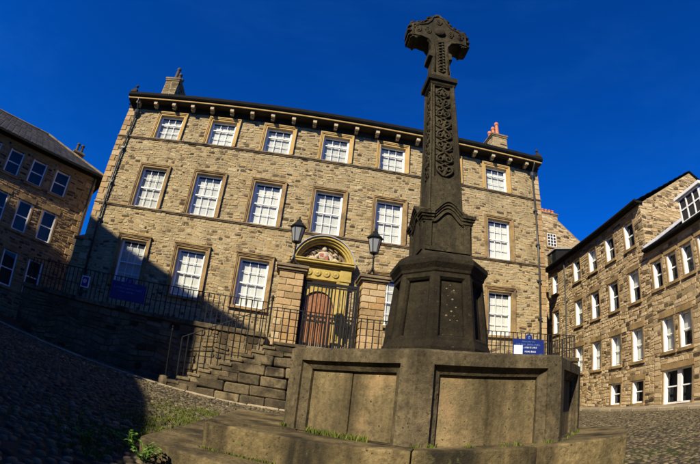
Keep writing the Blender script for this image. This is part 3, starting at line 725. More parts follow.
# ------------------------------------------------------------------ iron gate
G = thing('iron_gate', 'tall black double iron gate before the yellow doorway', 'gate', (.26, -3.1, zt))
gx0, gx1, gyy, gtop = -.625, 1.15, -3.2, 3.57
for x in (gx0, gx1):
    m = MB(); m.box(x - .045, x + .045, gyy - .045, gyy + .045, zt, gtop + .06); m.lathe([(.03, gtop + .06), (.05, gtop + .11), (.005, gtop + .18)], x, gyy, 8); m.build('gate_post', 'iron', G)
m = MB(); m.box(gx0 + .046, gx1 - .046, gyy - .035, gyy + .035, gtop - .062, gtop + .03); m.build('top_bar', 'iron', G)
for x0, x1 in ((gx0 + .06, .245), (.28, gx1 - .06)):
    leaf = MB()
    leaf.box(x0, x0 + .055, gyy - .02, gyy + .02, zt + .04, gtop - .065); leaf.box(x1 - .055, x1, gyy - .02, gyy + .02, zt + .04, gtop - .065)
    for z in (zt + .1, 2.25, 2.43, gtop - .14): leaf.box(x0 + .056, x1 - .056, gyy - .018, gyy + .018, z, z + .045)
    lf = leaf.build('gate_leaf', 'iron', G)
    n = 6
    for i in range(1, n):
        x = x0 + (x1 - x0) * i / n; put('bar', bar(gtop - .1 - zt - .1, .021), lf, (x, gyy, zt + .1))
    for i in range(2 * n):
        if i % 2: x = x0 + (x1 - x0) * i / (2 * n); put('dog_bar', bar(2.25 - zt - .1, .013), lf, (x, gyy, zt + .1))
    for i in range(n):
        x = x0 + (x1 - x0) * (i + .5) / n
        m = MB(); m.tube([(x + .055 * math.cos(2 * math.pi * q / 12), gyy, 2.362 + .055 * math.sin(2 * math.pi * q / 12)) for q in range(13)], .016, 5); m.build('scroll', 'iron', lf)

# ------------------------------------------------------------------ signs on the railings
def sign_board(x0, x1, z0, z1, label, square):
    y = -3.38; t = thing('sign_board', label, 'sign', ((x0 + x1) / 2, y, z0)); cx = (x0 + x1) / 2
    top = [(x0, z0), (x1, z0), (x1, z1), (cx + .16, z1)] + [(cx + .14 * math.cos(R(a)), z1 + .06 + .13 * math.sin(R(a))) for a in range(0, 181, 30)] + [(cx - .16, z1), (x0, z1)]
    m = MB(); m.prism_y(top, y, y + .03); b = m.build('board', 'blue', t, bevel=.004)
    m = MB()
    for a in range(10):
        q = R(36 * a); m.tube([(cx + .02 * math.cos(q), y - .004, z1 + .06 + .02 * math.sin(q)), (cx + .065 * math.cos(q), y - .004, z1 + .06 + .065 * math.sin(q))], [.014, .006], 4)
    m.build('rose_emblem', 'signpale', t)
    rg = random.Random(5)
    def line(xa, xb, z, h, mat, gap=.3):
        m = MB(); x = xa
        while x < xb:
            for q in range(rg.randint(4, 8)):           # lettering too small to read: strokes of letter size
                w = h * .55
                if x + w > xb: break
                m.box(x, x + w * .25, y - .004, y - .001, z, z + h); m.box(x + w * .3, x + w * .8, y - .004, y - .001, z + h * rg.choice((0, .4, .8)), z + h * rg.choice((.2, .6, 1)) + .002); x += w * 1.2
            x += h * .5
            if x + h > xb: break
        stuff(m.build('lettering', mat, t, fix=False))
    H_ = z1 - z0
    line(x0 + .38, x1 - .34, z1 - .12, .045, 'signpale'); line(x0 + .12, x1 - .1, z1 - .24, .07, 'signpale'); line(x0 + .3, x1 - .3, z1 - .36, .065, 'signpale')
    if square:
        m = MB(); m.box(x0 + .03, x0 + .40, y - .006, y - .001, z0 + .04, z0 + .36); m.build('white_square', 'signwhite', t)
        line(x0 + .5, x0 + 1.05, z0 + .26, .055, 'signwhite'); line(x0 + .5, x0 + 1.02, z0 + .11, .06, 'signwhite'); line(x1 - .2, x1 - .06, z0 + .03, .04, 'signpale')
    for sx in (x0 + .25, x1 - .25):
        m = MB(); m.box(sx - .02, sx + .02, y + .031, -3.28, z0 + .2, z0 + .26); m.build('clip', 'iron', t)
sign_board(-7.11, -5.78, 1.87, 2.485, 'plain blue sign board hanging in shade on the terrace railing', False)
sign_board(6.86, 8.22, 1.72, 2.32, 'blue sign board with white square and white lettering on the sunlit railing', True)
t = thing('notice_plate', 'small white edged blue plate with a pale disc on the shaded railing', 'sign', (-8.17, -3.4, 2.0))
m = MB(); m.box(-8.33, -8.0, -3.4, -3.38, 2.01, 2.41); m.build('plate', 'signwhite', t)
m = MB(); m.box(-8.295, -8.035, -3.408, -3.402, 2.045, 2.375); m.build('print', 'blue', t)
m = MB(); m.rings([[(-8.18 + .08 * math.cos(R(a)), y, 2.23 + .08 * math.sin(R(a))) for a in range(0, 360, 24)] for y in (-3.409, -3.414)]); m.build('disc', 'pink', t)
# ------------------------------------------------------------------ the cross monument
MX, MY, MR = .856, -11.976, R(-1.2)
X = thing('market_cross', 'tall weathered Celtic stone cross on a panelled octagonal plinth', 'monument', (MX, MY, ground(MX, MY)), MR, local=True)
T8 = math.tan(math.pi / 8)
def octo(ap, z): 
    r = ap / math.cos(math.pi / 8); return [(r * math.cos(math.pi / 8 + k * math.pi / 4), r * math.sin(math.pi / 8 + k * math.pi / 4), z) for k in range(8)]
def square(h, z): return [(h, -h, z), (h, h, z), (-h, h, z), (-h, -h, z)]
def panel(frame, A, B, Cc, D, margins, ringsx, bfac=1.0):
    """frame ring, mouldings and the inner corners of a sunk panel on the quad A,B,C,D (counter-clockwise from outside); returns inner corners"""
    A, B, Cc, D = map(Vector, (A, B, Cc, D)); n = (B - A).cross(D - A).normalized()
    def pt(u, v):
        lo = A.lerp(B, u); hi = D.lerp(Cc, u); return lo.lerp(hi, v)
    wb = ((B - A).length + (Cc - D).length) / 2; ht = ((D - A).length + (Cc - B).length) / 2
    l, r, b, t = margins
    def ring(ins, dep):
        ul, ur, vb, vt = (l + ins) / wb, 1 - (r + ins) / wb, (b + ins * bfac) / ht, 1 - (t + ins) / ht
        return [pt(u, v) - n * dep for u, v in ((ul, vb), (ur, vb), (ur, vt), (ul, vt))]
    rs = [[A, B, Cc, D]] + [ring(i, d) for i, d in ringsx]
    vs = [p for q in rs for p in q]; fs = []
    for k in range(len(rs) - 1):
        for i in range(4):
            j = (i + 1) % 4; fs.append((k * 4 + i, k * 4 + j, (k + 1) * 4 + j, (k + 1) * 4 + i))
    frame.add(vs, fs); return rs[-1], n
def slab(parent, q, n, mat, name='panel', groove=None):
    cuts = [(0, 1)] if not groove else [(0, groove - .006), (groove + .006, 1)]
    for a, b in cuts:
        c = [q[0].lerp(q[1], a), q[0].lerp(q[1], b), q[3].lerp(q[2], b), q[3].lerp(q[2], a)]
        off = rnd.uniform(-.004, .004); m = MB(); m.rings([[p + n * (.0 + off) for p in c], [p - n * .05 for p in c]]); m.build(name, mat, parent, bevel=.004)
# steps: irregular slabs laid round the plinth
U0 = [(-2.36, -1.33), (-.75, -1.93), (1.45, -1.86), (2.35, -.9), (2.35, 1.2), (1.0, 2.35), (-1.0, 2.35), (-2.36, 1.0)]
L0 = [(-2.86, -1.52), (-.95, -2.42), (.75, -2.36), (1.3, -1.7), (1.6, 1.2), (1.0, 2.6), (-1.25, 2.75), (-2.86, 1.25)]
def stepring(poly, z0, z1, inner, name):
    n = len(poly)
    holder = MB(); holder.prism_z([(x * inner, y * inner) for x, y in poly], z0, z1 - .004); st = holder.build(name, 'step', X)
    for i in range(n):
        a, b = Vector((*poly[i], 0)), Vector((*poly[(i + 1) % n], 0)); L = (b - a).length; k = max(1, round(L / 1.15))
        cut = [0] + [(j + rnd.uniform(-.12, .12)) / k for j in range(1, k)] + [1]
        for c, d in zip(cut, cut[1:]):
            e = .004 / L
            p = [a.lerp(b, c + e), a.lerp(b, d - e)]; q = [(p[1] * (inner + .004)), (p[0] * (inner + .004))]
            ng = 5                                        # worn, slightly uneven arrises
            dz = rnd.uniform(-.006, .006); m = MB()
            outer = [p[0].lerp(p[1], s / ng) for s in range(ng + 1)]
            outer = [o * (1 + (rnd.uniform(-.004, .004) if 0 < s < ng else 0)) for s, o in enumerate(outer)]
            loop = outer + q
            m.rings([[(v.x, v.y, z0) for v in loop], [(v.x, v.y, z1 + dz + rnd.uniform(-.003, .003)) for v in loop]])
            m.build('step_stone', 'step', st, bevel=.018, seg=2)
stepring(L0, -.98, -.632, .74, 'step')
stepring(U0, -1.02, -.386, .66, 'step')
# plinth
PB, PT, AP = -.384, .411, 1.70
frame = MB(); pan = []
vb, vt = octo(AP, PB), octo(AP - .012, PT)
for k in range(8):
    q, n = panel(frame, vb[k - 1], vb[k], vt[k], vt[k - 1], (.15, .15, .0, .105), [(0, 0), (0, .028), (.075, .075), (.075, .105)], .0)
    pan.append((q, n, k))
frame.rings([octo(AP - .012, PT), octo(AP - .05, PT + .022), octo(.4, PT + .05)], cap=False); frame.rings([octo(AP - .45, PT - .1), octo(AP - .46, PB)], cap=False)
pl = frame.build('plinth', 'plinth', X, fix=False)
for q, n, k in pan: slab(pl, q, n, 'plinth_panel', groove=.50 if k == 5 else None)
# octagonal pedestal
m = MB(); ped = []
m.rings([octo(a, z) for a, z in ((.655, PT + .03), (.655, .50), (.64, .53), (.625, .55), (.63, .60), (.612, .65), (.60, .68))], cap=False)
b0, b1 = octo(.60, .68), octo(.52, 1.47)
for k in range(8):
    q, n = panel(m, b0[k - 1], b0[k], b1[k], b1[k - 1], (.065, .065, .03, .05), [(0, 0), (.025, .03), (.03, .055)])
    ped.append((q, n))
m.rings([octo(a, z) for a, z in ((.52, 1.47), (.535, 1.485), (.54, 1.515), (.56, 1.545), (.58, 1.575), (.582, 1.625), (.56, 1.655), (.462, 1.722), (.2, 1.735))], cap=False)
pd = m.build('pedestal', 'pedestal', X, fix=False)
for q, n in ped: slab(pd, q, n, 'pedestal')
# a plaque of small pale fixings on the front panel
m = MB()
for i, (u, v) in enumerate(((.28, .85), (.62, .83), (.45, .92), (.35, .72), (.55, .66), (.3, .55), (.7, .52), (.5, .44), (.62, .36), (.28, .36), (.45, .28), (.75, .28))):
    q, n = ped[6]; p = q[0].lerp(q[1], u).lerp(q[3].lerp(q[2], u), v); r = rnd.uniform(.006, .017); rg_ = []
    e1 = (q[1] - q[0]).normalized(); e2 = (q[3] - q[0]).normalized()
    m.rings([[tuple(p + e1 * (rr * math.cos(R(a))) + e2 * (rr * math.sin(R(a)) * .8) + n * dd) for a in range(0, 360, 51)] for rr, dd in ((r, -.002), (r * .8, .007), (r * .2, .009))])
lichen = m.build('lichen_spots', 'grimy', pd); stuff(lichen)
# upper pedestal with ogee pediments on its four sides
ub0, ub1, h0, h1 = 1.71, 2.27, .318, .308
def ogee(x, hw=.33, z0=2.27, rise=.19):
    a = abs(x) / hw
    return z0 + (rise * (.5 + .5 * math.cos(math.pi * a / .80)) if a < .80 else 0)
m = MB(); b0, b1 = square(h0, ub0), square(h1, ub1); ups = []
m.rings([square(.326, ub0), square(.326, ub0 + .05), square(h0, ub0 + .08)], cap=False)
for k in range(4):
    A, B = Vector(b0[k - 1]) , Vector(b0[k]); Cc, D = Vector(b1[k]), Vector(b1[k - 1]); A.z = B.z = ub0 + .08
    m.quad(A, B, Cc, D)
xs = [-.36 + .72 * i / 36 for i in range(37)]
for ang in range(4):
    ca, sa = math.cos(ang * math.pi / 2), math.sin(ang * math.pi / 2); mt = MB()
    body = [(-h1, ub1 - .001)] + [(x, ogee(x) - .01) for x in xs if abs(x) < h1] + [(h1, ub1 - .001)]
    mt.prism_y(body, -h1, 0.0 + .002 * ang)
    for prot, dz0, dz1 in ((.062, .030, -.012), (.046, -.0125, -.045), (.030, -.0455, -.085), (.016, -.0855, -.115)):
        hw = h1 + prot; rows = []
        for x in [(-1 + 2 * i / 40) * hw for i in range(41)]:
            z = ogee(x); rows.append([(x, -h1 - prot, z + dz1), (x, -h1 - prot, z + dz0), (x, -h1 + .12, z + dz0), (x, -h1 + .12, z + dz1)])
        mt.rings(rows)
    # raised frame whose head follows the curve, leaving an ogee-headed panel
    yf = -h1 - .026; pw2 = .215
    mt.box(-h1 + .012, -pw2, yf, -h1 + .01, ub0 + .085, ub1 - .10); mt.box(pw2, h1 - .012, yf, -h1 + .01, ub0 + .085, ub1 - .10); mt.box(-pw2, pw2, yf, -h1 + .01, ub0 + .085, ub0 + .135)
    rows = []
    for i in range(25):
        x = -h1 + .012 + (2 * h1 - .024) * i / 24; zi = ub1 - .10 if abs(x) > pw2 else ub1 - .10 - .05 * 0 + .15 * (.5 + .5 * math.cos(math.pi * min(1, abs(x) / (pw2 * .9))))
        rows.append([(x, yf, min(zi, ogee(x) - .114)), (x, yf, ogee(x) - .11), (x, -h1 + .01, ogee(x) - .11), (x, -h1 + .01, min(zi, ogee(x) - .114))])
    mt.rings(rows)
    rows = []
    m.add([(ca * a - sa * b, sa * a + ca * b, c + .0015 * ang) for a, b, c in mt.v], mt.f)
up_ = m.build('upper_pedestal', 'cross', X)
# tapering shaft with sunk panels of scrollwork
m = MB(); s0, s1, z0, z1 = .222, .176, 2.38, 4.57; shp = []
def hw_at(z): return s0 + (s1 - s0) * (z - z0) / (z1 - z0)
b0, b1, b2 = square(s0, z0), square(hw_at(2.86), 2.86), square(s1, z1)
m.rings([b0, b1], cap=False)
for k in range(4):
    q, n = panel(m, b1[k - 1], b1[k], b2[k], b2[k - 1], (.05, .05, .02, .03), [(0, 0), (.008, .036)]); shp.append((q, n))
    m.quad(*[tuple(p) for p in q])
for k in range(4):
    m.tube([Vector(b0[k]) + Vector((0, 0, 0)), b2[k]], .016, 6)
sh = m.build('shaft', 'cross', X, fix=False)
def spiral_pair(q, n, v0, v1, flip, mbb, r):
    for sx in (-1, 1):
        P = []
        for i in range(22):
            a = i / 21
            if a < .45: s = a / .45; u, v = sx * (.02 + .40 * math.sin(s * math.pi / 2)), .02 + .55 * s
            else:
                s = (a - .45) / .55; th = s * 2.1 * math.pi; rad = .20 * (1 - s * .72); u, v = sx * (.22 + rad * math.cos(th)), .57 + rad * 1.5 * math.sin(th) * .9
            if flip: v = 1 - v
            uu = .5 + u * .93; vv = v0 + (v1 - v0) * v
            P.append(q[0].lerp(q[1], uu).lerp(q[3].lerp(q[2], uu), vv) + n * .018)
        mbb.tube(P, [r] * 12 + [r * (1 - .03 * i) for i in range(10)], 6)
    P = q[0].lerp(q[1], .5).lerp(q[3].lerp(q[2], .5), v0 + (v1 - v0) * (.35 if not flip else .65)); e1 = (q[1] - q[0]).normalized(); e2 = (q[3] - q[0]).normalized()
    s = -1 if flip else 1
    mbb.rings([[tuple(P + e1 * x * k2 + e2 * y * s * k2 + n * d) for x, y in ((0, -.07), (.035, 0), (.028, .05), (0, .09), (-.028, .05), (-.035, 0))] for k2, d in ((1, .0), (.8, .018), (.3, .024))])
for q, n in shp:
    m = MB(); nu = 8
    for i in range(nu): spiral_pair(q, n, .012 + .976 * i / nu, .012 + .976 * (i + 1) / nu, i % 2 == 1, m, .0175)
    for i in range(1, nu):
        for sx in (-1, 1):
            v = .012 + .976 * i / nu
            m.tube([q[0].lerp(q[1], .5 + sx * .44 * a).lerp(q[3].lerp(q[2], .5 + sx * .44 * a), v + .035 * b) + n * .014 for a, b in ((1, -1), (.5, -.45), (0, 0), (-.5, .45), (-1, 1))], .011, 5)
    m.build('scrollwork', 'cross', sh, smooth=True, fix=False)
# collar
m = MB(); m.rings([square(a, z) for a, z in ((.18, 4.55), (.195, 4.57), (.20, 4.60), (.235, 4.63), (.24, 4.71), (.22, 4.725), (.165, 4.78), (.15, 4.785))]); m.build('collar', 'pedestal', X)
# cross head
m = MB(); HZ = 5.84; D2 = .165
half = [(.165, 4.75), (.145, 5.20), (.205, 5.22), (.205, 5.31), (.15, 5.33), (.155, 5.46), (.19, 5.56), (.26, 5.62), (.35, 5.64), (.44, 5.60), (.515, 5.60), (.525, 5.98), (.44, 6.03), (.33, 6.04), (.25, 6.09), (.19, 6.17), (.165, 6.26), (.12, 6.33), (.07, 6.35), (.045, 6.40), (0, 6.42)]
outl = half + [(-x, z) for x, z in reversed(half[:-1])]
out_ring = lambda y, s: [(x * s if abs(x) > .0 else 0, y, HZ + (z - HZ) * (s if z > 5.3 else 1)) for x, z in outl]
m.rings([out_ring(-D2, .93), out_ring(-D2 + .035, 1), out_ring(D2 - .035, 1), out_ring(D2, .93)])
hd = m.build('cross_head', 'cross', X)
m = MB(); n = 40
rr = []
for i in range(n + 1):
    a = 2 * math.pi * i / n; c, s = math.cos(a), math.sin(a); rr.append([(r_ * c, y, HZ + r_ * s) for r_, y in ((.20, -.12), (.29, -.12), (.29, .12), (.20, .12))])
m.rings(rr, cap=False); m.build('ring', 'cross', hd)
for sy in (-1, 1):                                     # carved bosses, rims and plait
    m = MB(); y = sy * (D2 + .002)
    m.rings([[(r_ * math.cos(R(a)), y + sy * d, HZ + r_ * math.sin(R(a))) for a in range(0, 360, 24)] for r_, d in ((.10, -.02), (.095, .03), (.06, .05), (.01, .055))])
    for sx in (-1, 1):
        m.tube([(sx * .115, y, 4.85), (sx * .105, y, 5.3), (sx * .12, y, 5.5), (sx * .2, y, 5.63), (sx * .34, y, 5.67), (sx * .47, y, 5.65), (sx * .475, y, 5.93), (sx * .34, y, 5.98), (sx * .22, y, 6.03), (sx * .14, y, 6.14), (sx * .10, y, 6.26), (sx * .0, y, 6.32)], .018, 5)
        P = [(sx * .055 * math.sin(i * .9), y + sy * (.006 + .006 * math.cos(i * .9) * sx), 4.86 + i * .0205) for i in range(38)]; m.tube(P, .016, 5)
        m.tube([(sx * (.2 + .055 * math.cos(i * .6) * (1 - i / 24)), y, HZ + .0 + .10 * math.sin(i * .6) * (1 - i / 24)) for i in range(22)], .015, 5)
        m.tube([(sx * (.38 + .06 * math.cos(i * .6) * (1 - i / 24)), y, HZ + .0 + .11 * math.sin(i * .6) * (1 - i / 24)) for i in range(22)], .015, 5)
    m.tube([(.06 * math.cos(i * .5) * (1 - i / 30), y, 6.12 + .08 * math.sin(i * .5) * (1 - i / 30)) for i in range(26)], .014, 5)
    m.build('carving', 'cross', hd, smooth=True, fix=False)
for sx in (-1, 1):                                     # weathered crockets along the shoulders and arm ends
    for x_, z_, r_ in ((.47, 6.01, .045), (.37, 6.05, .04), (.29, 6.08, .045), (.215, 6.15, .04), (.17, 6.24, .045), (.52, 5.90, .04), (.525, 5.78, .045), (.515, 5.66, .04), (.42, 5.61, .035)):
        m = MB(); m.tube([(sx * x_, -.175, z_ - .01), (sx * x_, -.13, z_ + .012), (sx * x_, .13, z_ + .012), (sx * x_, .175, z_ - .01)], [r_ * .5, r_, r_, r_ * .5], 7); m.build('crocket', 'cross', hd)
m = MB()
for i in range(7):
    a = R(-75 + 25 * i); m.tube([(.03 * math.sin(a), 0, 6.33), (.11 * math.sin(a), 0, 6.35 + .08 * math.cos(a))], [.035, .03], 6)
m.build('crest', 'cross', hd)
# ------------------------------------------------------------------ simpler sash windows of the side buildings
def plain_sash(key, w, h, y0, mat_stone, twin=False, bars=False):
    d = {}; hw = w / 2; m = MB(); f = .075
    m.box(-hw, -hw + f, .02, y0 + .08, 0, h); m.box(hw - f, hw, .02, y0 + .08, 0, h); m.box(-hw + f, hw - f, y0, y0 + .08, h - f, h); m.box(-hw + f, hw - f, y0 - .02, y0 + .08, 0, .07)
    xs = [-hw + f, hw - f] if not twin else [-hw + f, -.13, .13, hw - f]
    if twin: m.box(-.13, .13, y0 - .03, y0 + .08, .07, h - f)
    zm = h * .5; panes = []
    for a, b in zip(xs[::2], xs[1::2]):
        m.box(a, b, y0 + .015, y0 + .065, zm - .025, zm + .025)
        for z0, z1, yy in ((.07, zm - .025, y0 + .05), (zm + .025, h - f, y0 + .03)):
            if bars: m.box((a + b) / 2 - .012, (a + b) / 2 + .012, yy - .01, yy + .015, z0, z1)
            p = MB(); p.quad((a - (a + b) / 2, 0, z0 - (z0 + z1) / 2), (b - (a + b) / 2, 0, z0 - (z0 + z1) / 2), (b - (a + b) / 2, 0, z1 - (z0 + z1) / 2), (a - (a + b) / 2, 0, z1 - (z0 + z1) / 2))
            panes.append((p.mesh(key + '_pane', 'glass'), ((a + b) / 2, yy, (z0 + z1) / 2)))
    d['window'] = m.mesh(key + '_frame', 'white'); d['panes'] = panes
    m = MB(); m.box(-hw - .14, hw + .14, -.05, .12, h + .002, h + .24); d['lintel'] = m.mesh(key + '_lintel', mat_stone)
    m = MB(); m.box(-hw - .12, hw + .12, -.10, y0 + .02, -.13, -.003); d['sill'] = m.mesh(key + '_sill', mat_stone)
    m = MB(); m.box(-hw - .10, -hw - .002, -.025, .2, 0, h); d['jamb'] = m.mesh(key + '_jamb', mat_stone); m = MB(); m.box(hw + .002, hw + .10, -.025, .2, 0, h); d['jamb2'] = m.mesh(key + '_jamb', mat_stone)
    m = MB(); m.quad((-hw, y0 + .3, 0), (hw, y0 + .3, 0), (hw, y0 + .3, h), (-hw, y0 + .3, h)); m.quad((-hw, y0 + .08, 0), (-hw, y0 + .3, 0), (-hw, y0 + .3, h), (-hw, y0 + .08, h)); m.quad((hw, y0 + .08, 0), (hw, y0 + .3, 0), (hw, y0 + .3, h), (hw, y0 + .08, h)); m.quad((-hw, y0 + .08, h), (hw, y0 + .08, h), (hw, y0 + .3, h), (-hw, y0 + .3, h))
    d['room'] = m.mesh(key + '_room', 'room')
    m = MB(); m.quad((-hw + .04, y0 + .12, h * .08), (hw - .04, y0 + .12, h * .08), (hw - .04, y0 + .12, h - .03), (-hw + .04, y0 + .12, h - .03)); d['blind'] = m.mesh(key + '_blind', 'blind')
    return d
def place_plain(d, parent, x, z, blind=None):
    w = put('window', d['window'], parent, (x, 0, z))
    for me, p in d['panes']: put('pane', me, w, p, (rnd.uniform(-.01, .01), 0, rnd.uniform(-.01, .01)))
    for k in ('lintel', 'sill', 'jamb', 'jamb2'): put(k.rstrip('2'), d[k], w)
    put('room', d['room'], w)
    if blind is not None:
        b = put('blind', d['blind'], w); b.scale.z = blind; b.location.z += 0 if blind == 1 else (1 - blind) * (max(v.co.z for v in d['blind'].vertices))
    return w
def slates(mb, a, b, c, d, rows=16, cols=24):            # a,b eave ends, c,d ridge ends (c above b)
    a, b, c, d = map(Vector, (a, b, c, d)); n = (b - a).cross(d - a).normalized()
    if n.z < 0: n = -n
    for r in range(rows):
        f0, f1 = r / rows, min(1, (r + 1.08) / rows); l0, r0, l1, r1 = a.lerp(d, f0), b.lerp(c, f0), a.lerp(d, f1), b.lerp(c, f1)
        nc = max(1, int(cols * ((r0 - l0).length / max(.01, (b - a).length))))
        for i in range(nc):
            s, e = (i + (.5 if r % 2 else 0)) / nc, min(1, (i + 1 + (.5 if r % 2 else 0)) / nc)
            if s >= 1: continue
            mb.quad(l0.lerp(r0, s + .004) + n * .03, l0.lerp(r0, e - .002) + n * .03, l1.lerp(r1, e - .002) + n * .012, l1.lerp(r1, s + .004) + n * .012, rnd.random())
    mb.quad(a, b, c, d, .3)

# ------------------------------------------------------------------ left hand building (hipped roof, street front running away from the camera)
LB = thing('corner_building', 'hip roofed stone building with dark sash windows, lower half in shadow', 'building', (-12.4, 2.5, 0.0), R(41.5), local=True)
LL, EV = 15.0, 8.62
wA, wB, wC = plain_sash('lt', .86, 1.28, .12, 'dressed'), plain_sash('lm', .80, 1.55, .12, 'dressed'), plain_sash('ll', .80, 1.70, .12, 'dressed')
lh = []; lc = [-1.93 - 1.47 * i for i in range(9)]
for x in lc:
    for d, z, h, w in ((wA, 6.93, 1.28, .86), (wB, 4.43, 1.55, .80), (wC, 1.70, 1.70, .80)): lh.append((x - w / 2 - .1, x + w / 2 + .1, z - .13, z + h + .24))
m = MB(); wall_grid(m, -LL, 0, -.8, EV, lh, 0.0); m.quad((0, 0, -.8), (0, 7, -.8), (0, 7, EV), (0, 0, EV)); m.quad((-LL, 0, -.8), (-LL, 7, -.8), (-LL, 7, EV), (-LL, 0, EV)); m.quad((-LL, 7, -.8), (0, 7, -.8), (0, 7, EV), (-LL, 7, EV))
m.build('wall', 'mortar', LB, fix=False)
m = MB(); rubble(m, -LL, 0, 0.0, EV - .15, lh, y=0.0, h=(.09, .16), w=(.16, .42), proud=(.006, .028), rg=random.Random(11)); stuff(m.build('rubble_stones', 'rubble_left', LB, fix=False))
z = .2; i = 0
while z < EV - .4:                                      # long and short corner stones
    w = .55 if i % 2 else .32
    block('quoin', -w, .03, -.05, (.32 if i % 2 else .55), z + .008, z + .30, 'pier', LB, .02); z += .31; i += 1
for x in lc:
    place_plain(wA, LB, x, 6.93); place_plain(wB, LB, x, 4.43); place_plain(wC, LB, x, 1.70)
m = MB(); m.box(-LL - .5, .52, -.52, 7.5, EV + .0, EV + .07); m.box(-LL - .55, .57, -.60, -.521, EV - .02, EV + .10); m.build('eaves', 'gutter', LB)
m = MB(); rz = 11.25; e = .5
slates(m, (-LL - e, -e, EV + .08), (e, -e, EV + .08), (-3.5, 3.5, rz), (-LL + 3.5, 3.5, rz), 18, 40)
slates(m, (e, -e, EV + .08), (e, 7 + e, EV + .08), (-3.5, 3.5, rz), (-3.5, 3.5, rz), 18, 22)
slates(m, (e, 7 + e, EV + .08), (-LL - e, 7 + e, EV + .08), (-LL + 3.5, 3.5, rz), (-3.5, 3.5, rz), 8, 10)
slates(m, (-LL - e, 7 + e, EV + .08), (-LL - e, -e, EV + .08), (-LL + 3.5, 3.5, rz), (-LL + 3.5, 3.5, rz), 8, 10)
rf = m.build('roof', 'slate', LB, fix=False)
m = MB(); m.tube([(e, -e, EV + .12), (-3.5, 3.5, rz + .04), (-LL + 3.5, 3.5, rz + .04)], .07, 7); m.tube([(e, 7 + e, EV + .12), (-3.5, 3.5, rz + .04)], .07, 7); m.build('hip_ridge', 'grimy', rf)
ch = chimney(LB, -.9, 5.6, 9.0, 11.7, .7, 1.0, 2, 'x', .7, 'rubble_left', 'pot_dark')
m = MB(); m.tube([(-.12, -.09, EV), (-.12, -.09, .2)], .045, 8); m.build('drainpipe', 'pipe', LB)
# small stone pier catching the sun in the gap beside the main house
t = thing('side_gate_pier', 'narrow sunlit stone pier in the gap beside the main house', 'pier', (-11.15, .9, 0))
z = -.3
while z < 4.5:
    block('pier_block', -11.42, -10.86, .65, 1.15, z + .006, z + .33, 'pier', t, .02); z += .336
m = MB(); m.box(-11.5, -10.78, .57, 1.23, z, z + .12); m.rings([[(-11.46, .61, z + .121), (-10.82, .61, z + .121), (-10.82, 1.19, z + .121), (-11.46, 1.19, z + .121)], [(-11.15, .88, z + .34), (-11.13, .88, z + .34), (-11.13, .92, z + .34), (-11.15, .92, z + .34)]]); m.build('cap', 'grimy', t)

# ------------------------------------------------------------------ right hand range: tall far building
RA = R(82 + 180)
def right_thing(name, label): return thing(name, label, 'building', (14, -3, -.9), RA, local=True)
RB = right_thing('warehouse', 'four storey rubble stone warehouse with gable end above the lower neighbour')
X0, X1, RE = -9.7, 1.15, 8.62
wins = [(-.08, 0), (-1.93, 1), (-3.80, 2), (-5.68, 3), (-8.65, 4)]
wR = {'A': (plain_sash('ra', .84, 1.32, .16, 'dressed'), 6.87, 1.32, .84), 'B': (plain_sash('rb', .84, 1.46, .16, 'dressed'), 4.28, 1.46, .84), 'C': (plain_sash('rc', .86, 1.50, .16, 'dressed'), 1.55, 1.50, .86), 'D': (plain_sash('rd', .90, 1.05, .16, 'dressed'), -.36, 1.05, .90)}
rh = []; todo = []
for x, i in wins:
    for r in 'ABCD':
        if r == 'D' and i > 1: continue
        d, z, h, w = wR[r]; todo.append((d, x, z, r, i)); rh.append((x - w / 2 - .1, x + w / 2 + .1, z - .13, z + h + .24))
DEP, AX, AZ = 8.9, 4.45, 11.05
m = MB(); wall_grid(m, X0, X1, -1.2, RE, rh, 0.0)
m.add([(X1, 0, -1.2), (X1, DEP, -1.2), (X1, DEP, RE), (X1, AX, AZ), (X1, 0, RE)], [(0, 1, 2, 3, 4)]); m.add([(X0, 0, -1.2), (X0, DEP, -1.2), (X0, DEP, RE), (X0, AX, AZ), (X0, 0, RE)], [(0, 4, 3, 2, 1)]); m.quad((X0, DEP, -1.2), (X1, DEP, -1.2), (X1, DEP, RE), (X0, DEP, RE))
m.build('wall', 'mortar', RB, fix=False)
m = MB(); rubble(m, X0, X1, -.7, RE - .1, rh, y=0.0, h=(.10, .22), w=(.15, .45), proud=(.006, .028), rg=random.Random(21))
g = MB(); rubble(g, 0, DEP, 5.2, AZ, y=0.0, h=(.10, .22), w=(.15, .45), proud=(.006, .028), rg=random.Random(22), top=lambda u: RE + (AZ - RE) * (1 - abs(u - AX) / AX) - .1)
m.add([(X1 - b, a, c) for a, b, c in g.v], g.f); m.t[-len(g.t):] = g.t
stuff(m.build('rubble_stones', 'rubble_right', RB, fix=False))
for d, x, z, r, i in todo: place_plain(d, RB, x, z, 1 if r == 'C' else (.5 if (r, i) in (('A', 2), ('B', 0), ('B', 3)) else None))
m = MB(); m.box(X0 - .1, X1 + .1, -.30, .15, RE + .0, RE + .10); m.tube([(X0 - .1, -.33, RE + .1), (X1 + .1, -.33, RE + .1)], .075, 8); m.build('gutter', 'gutter', RB)
m = MB(); slates(m, (X1 + .12, -.36, RE + .06), (X0 - .1, -.36, RE + .06), (X0 - .1, AX, AZ + .1), (X1 + .12, AX, AZ + .1), 20, 26); slates(m, (X0 - .1, DEP + .3, RE + .06), (X1 + .12, DEP + .3, RE + .06), (X1 + .12, AX, AZ + .1), (X0 - .1, AX, AZ + .1), 8, 10)
m.build('roof', 'slate', RB, fix=False)
m = MB(); m.tube([(-7.15, -.1, RE), (-7.15, -.1, -.6)], .05, 8); m.build('drainpipe', 'pipe', RB)
dm = MB(); dm.box(-9.55, -8.25, -.05, 1.9, RE + .12, RE + 1.1); dd = dm.build('dormer', 'gutter', RB)
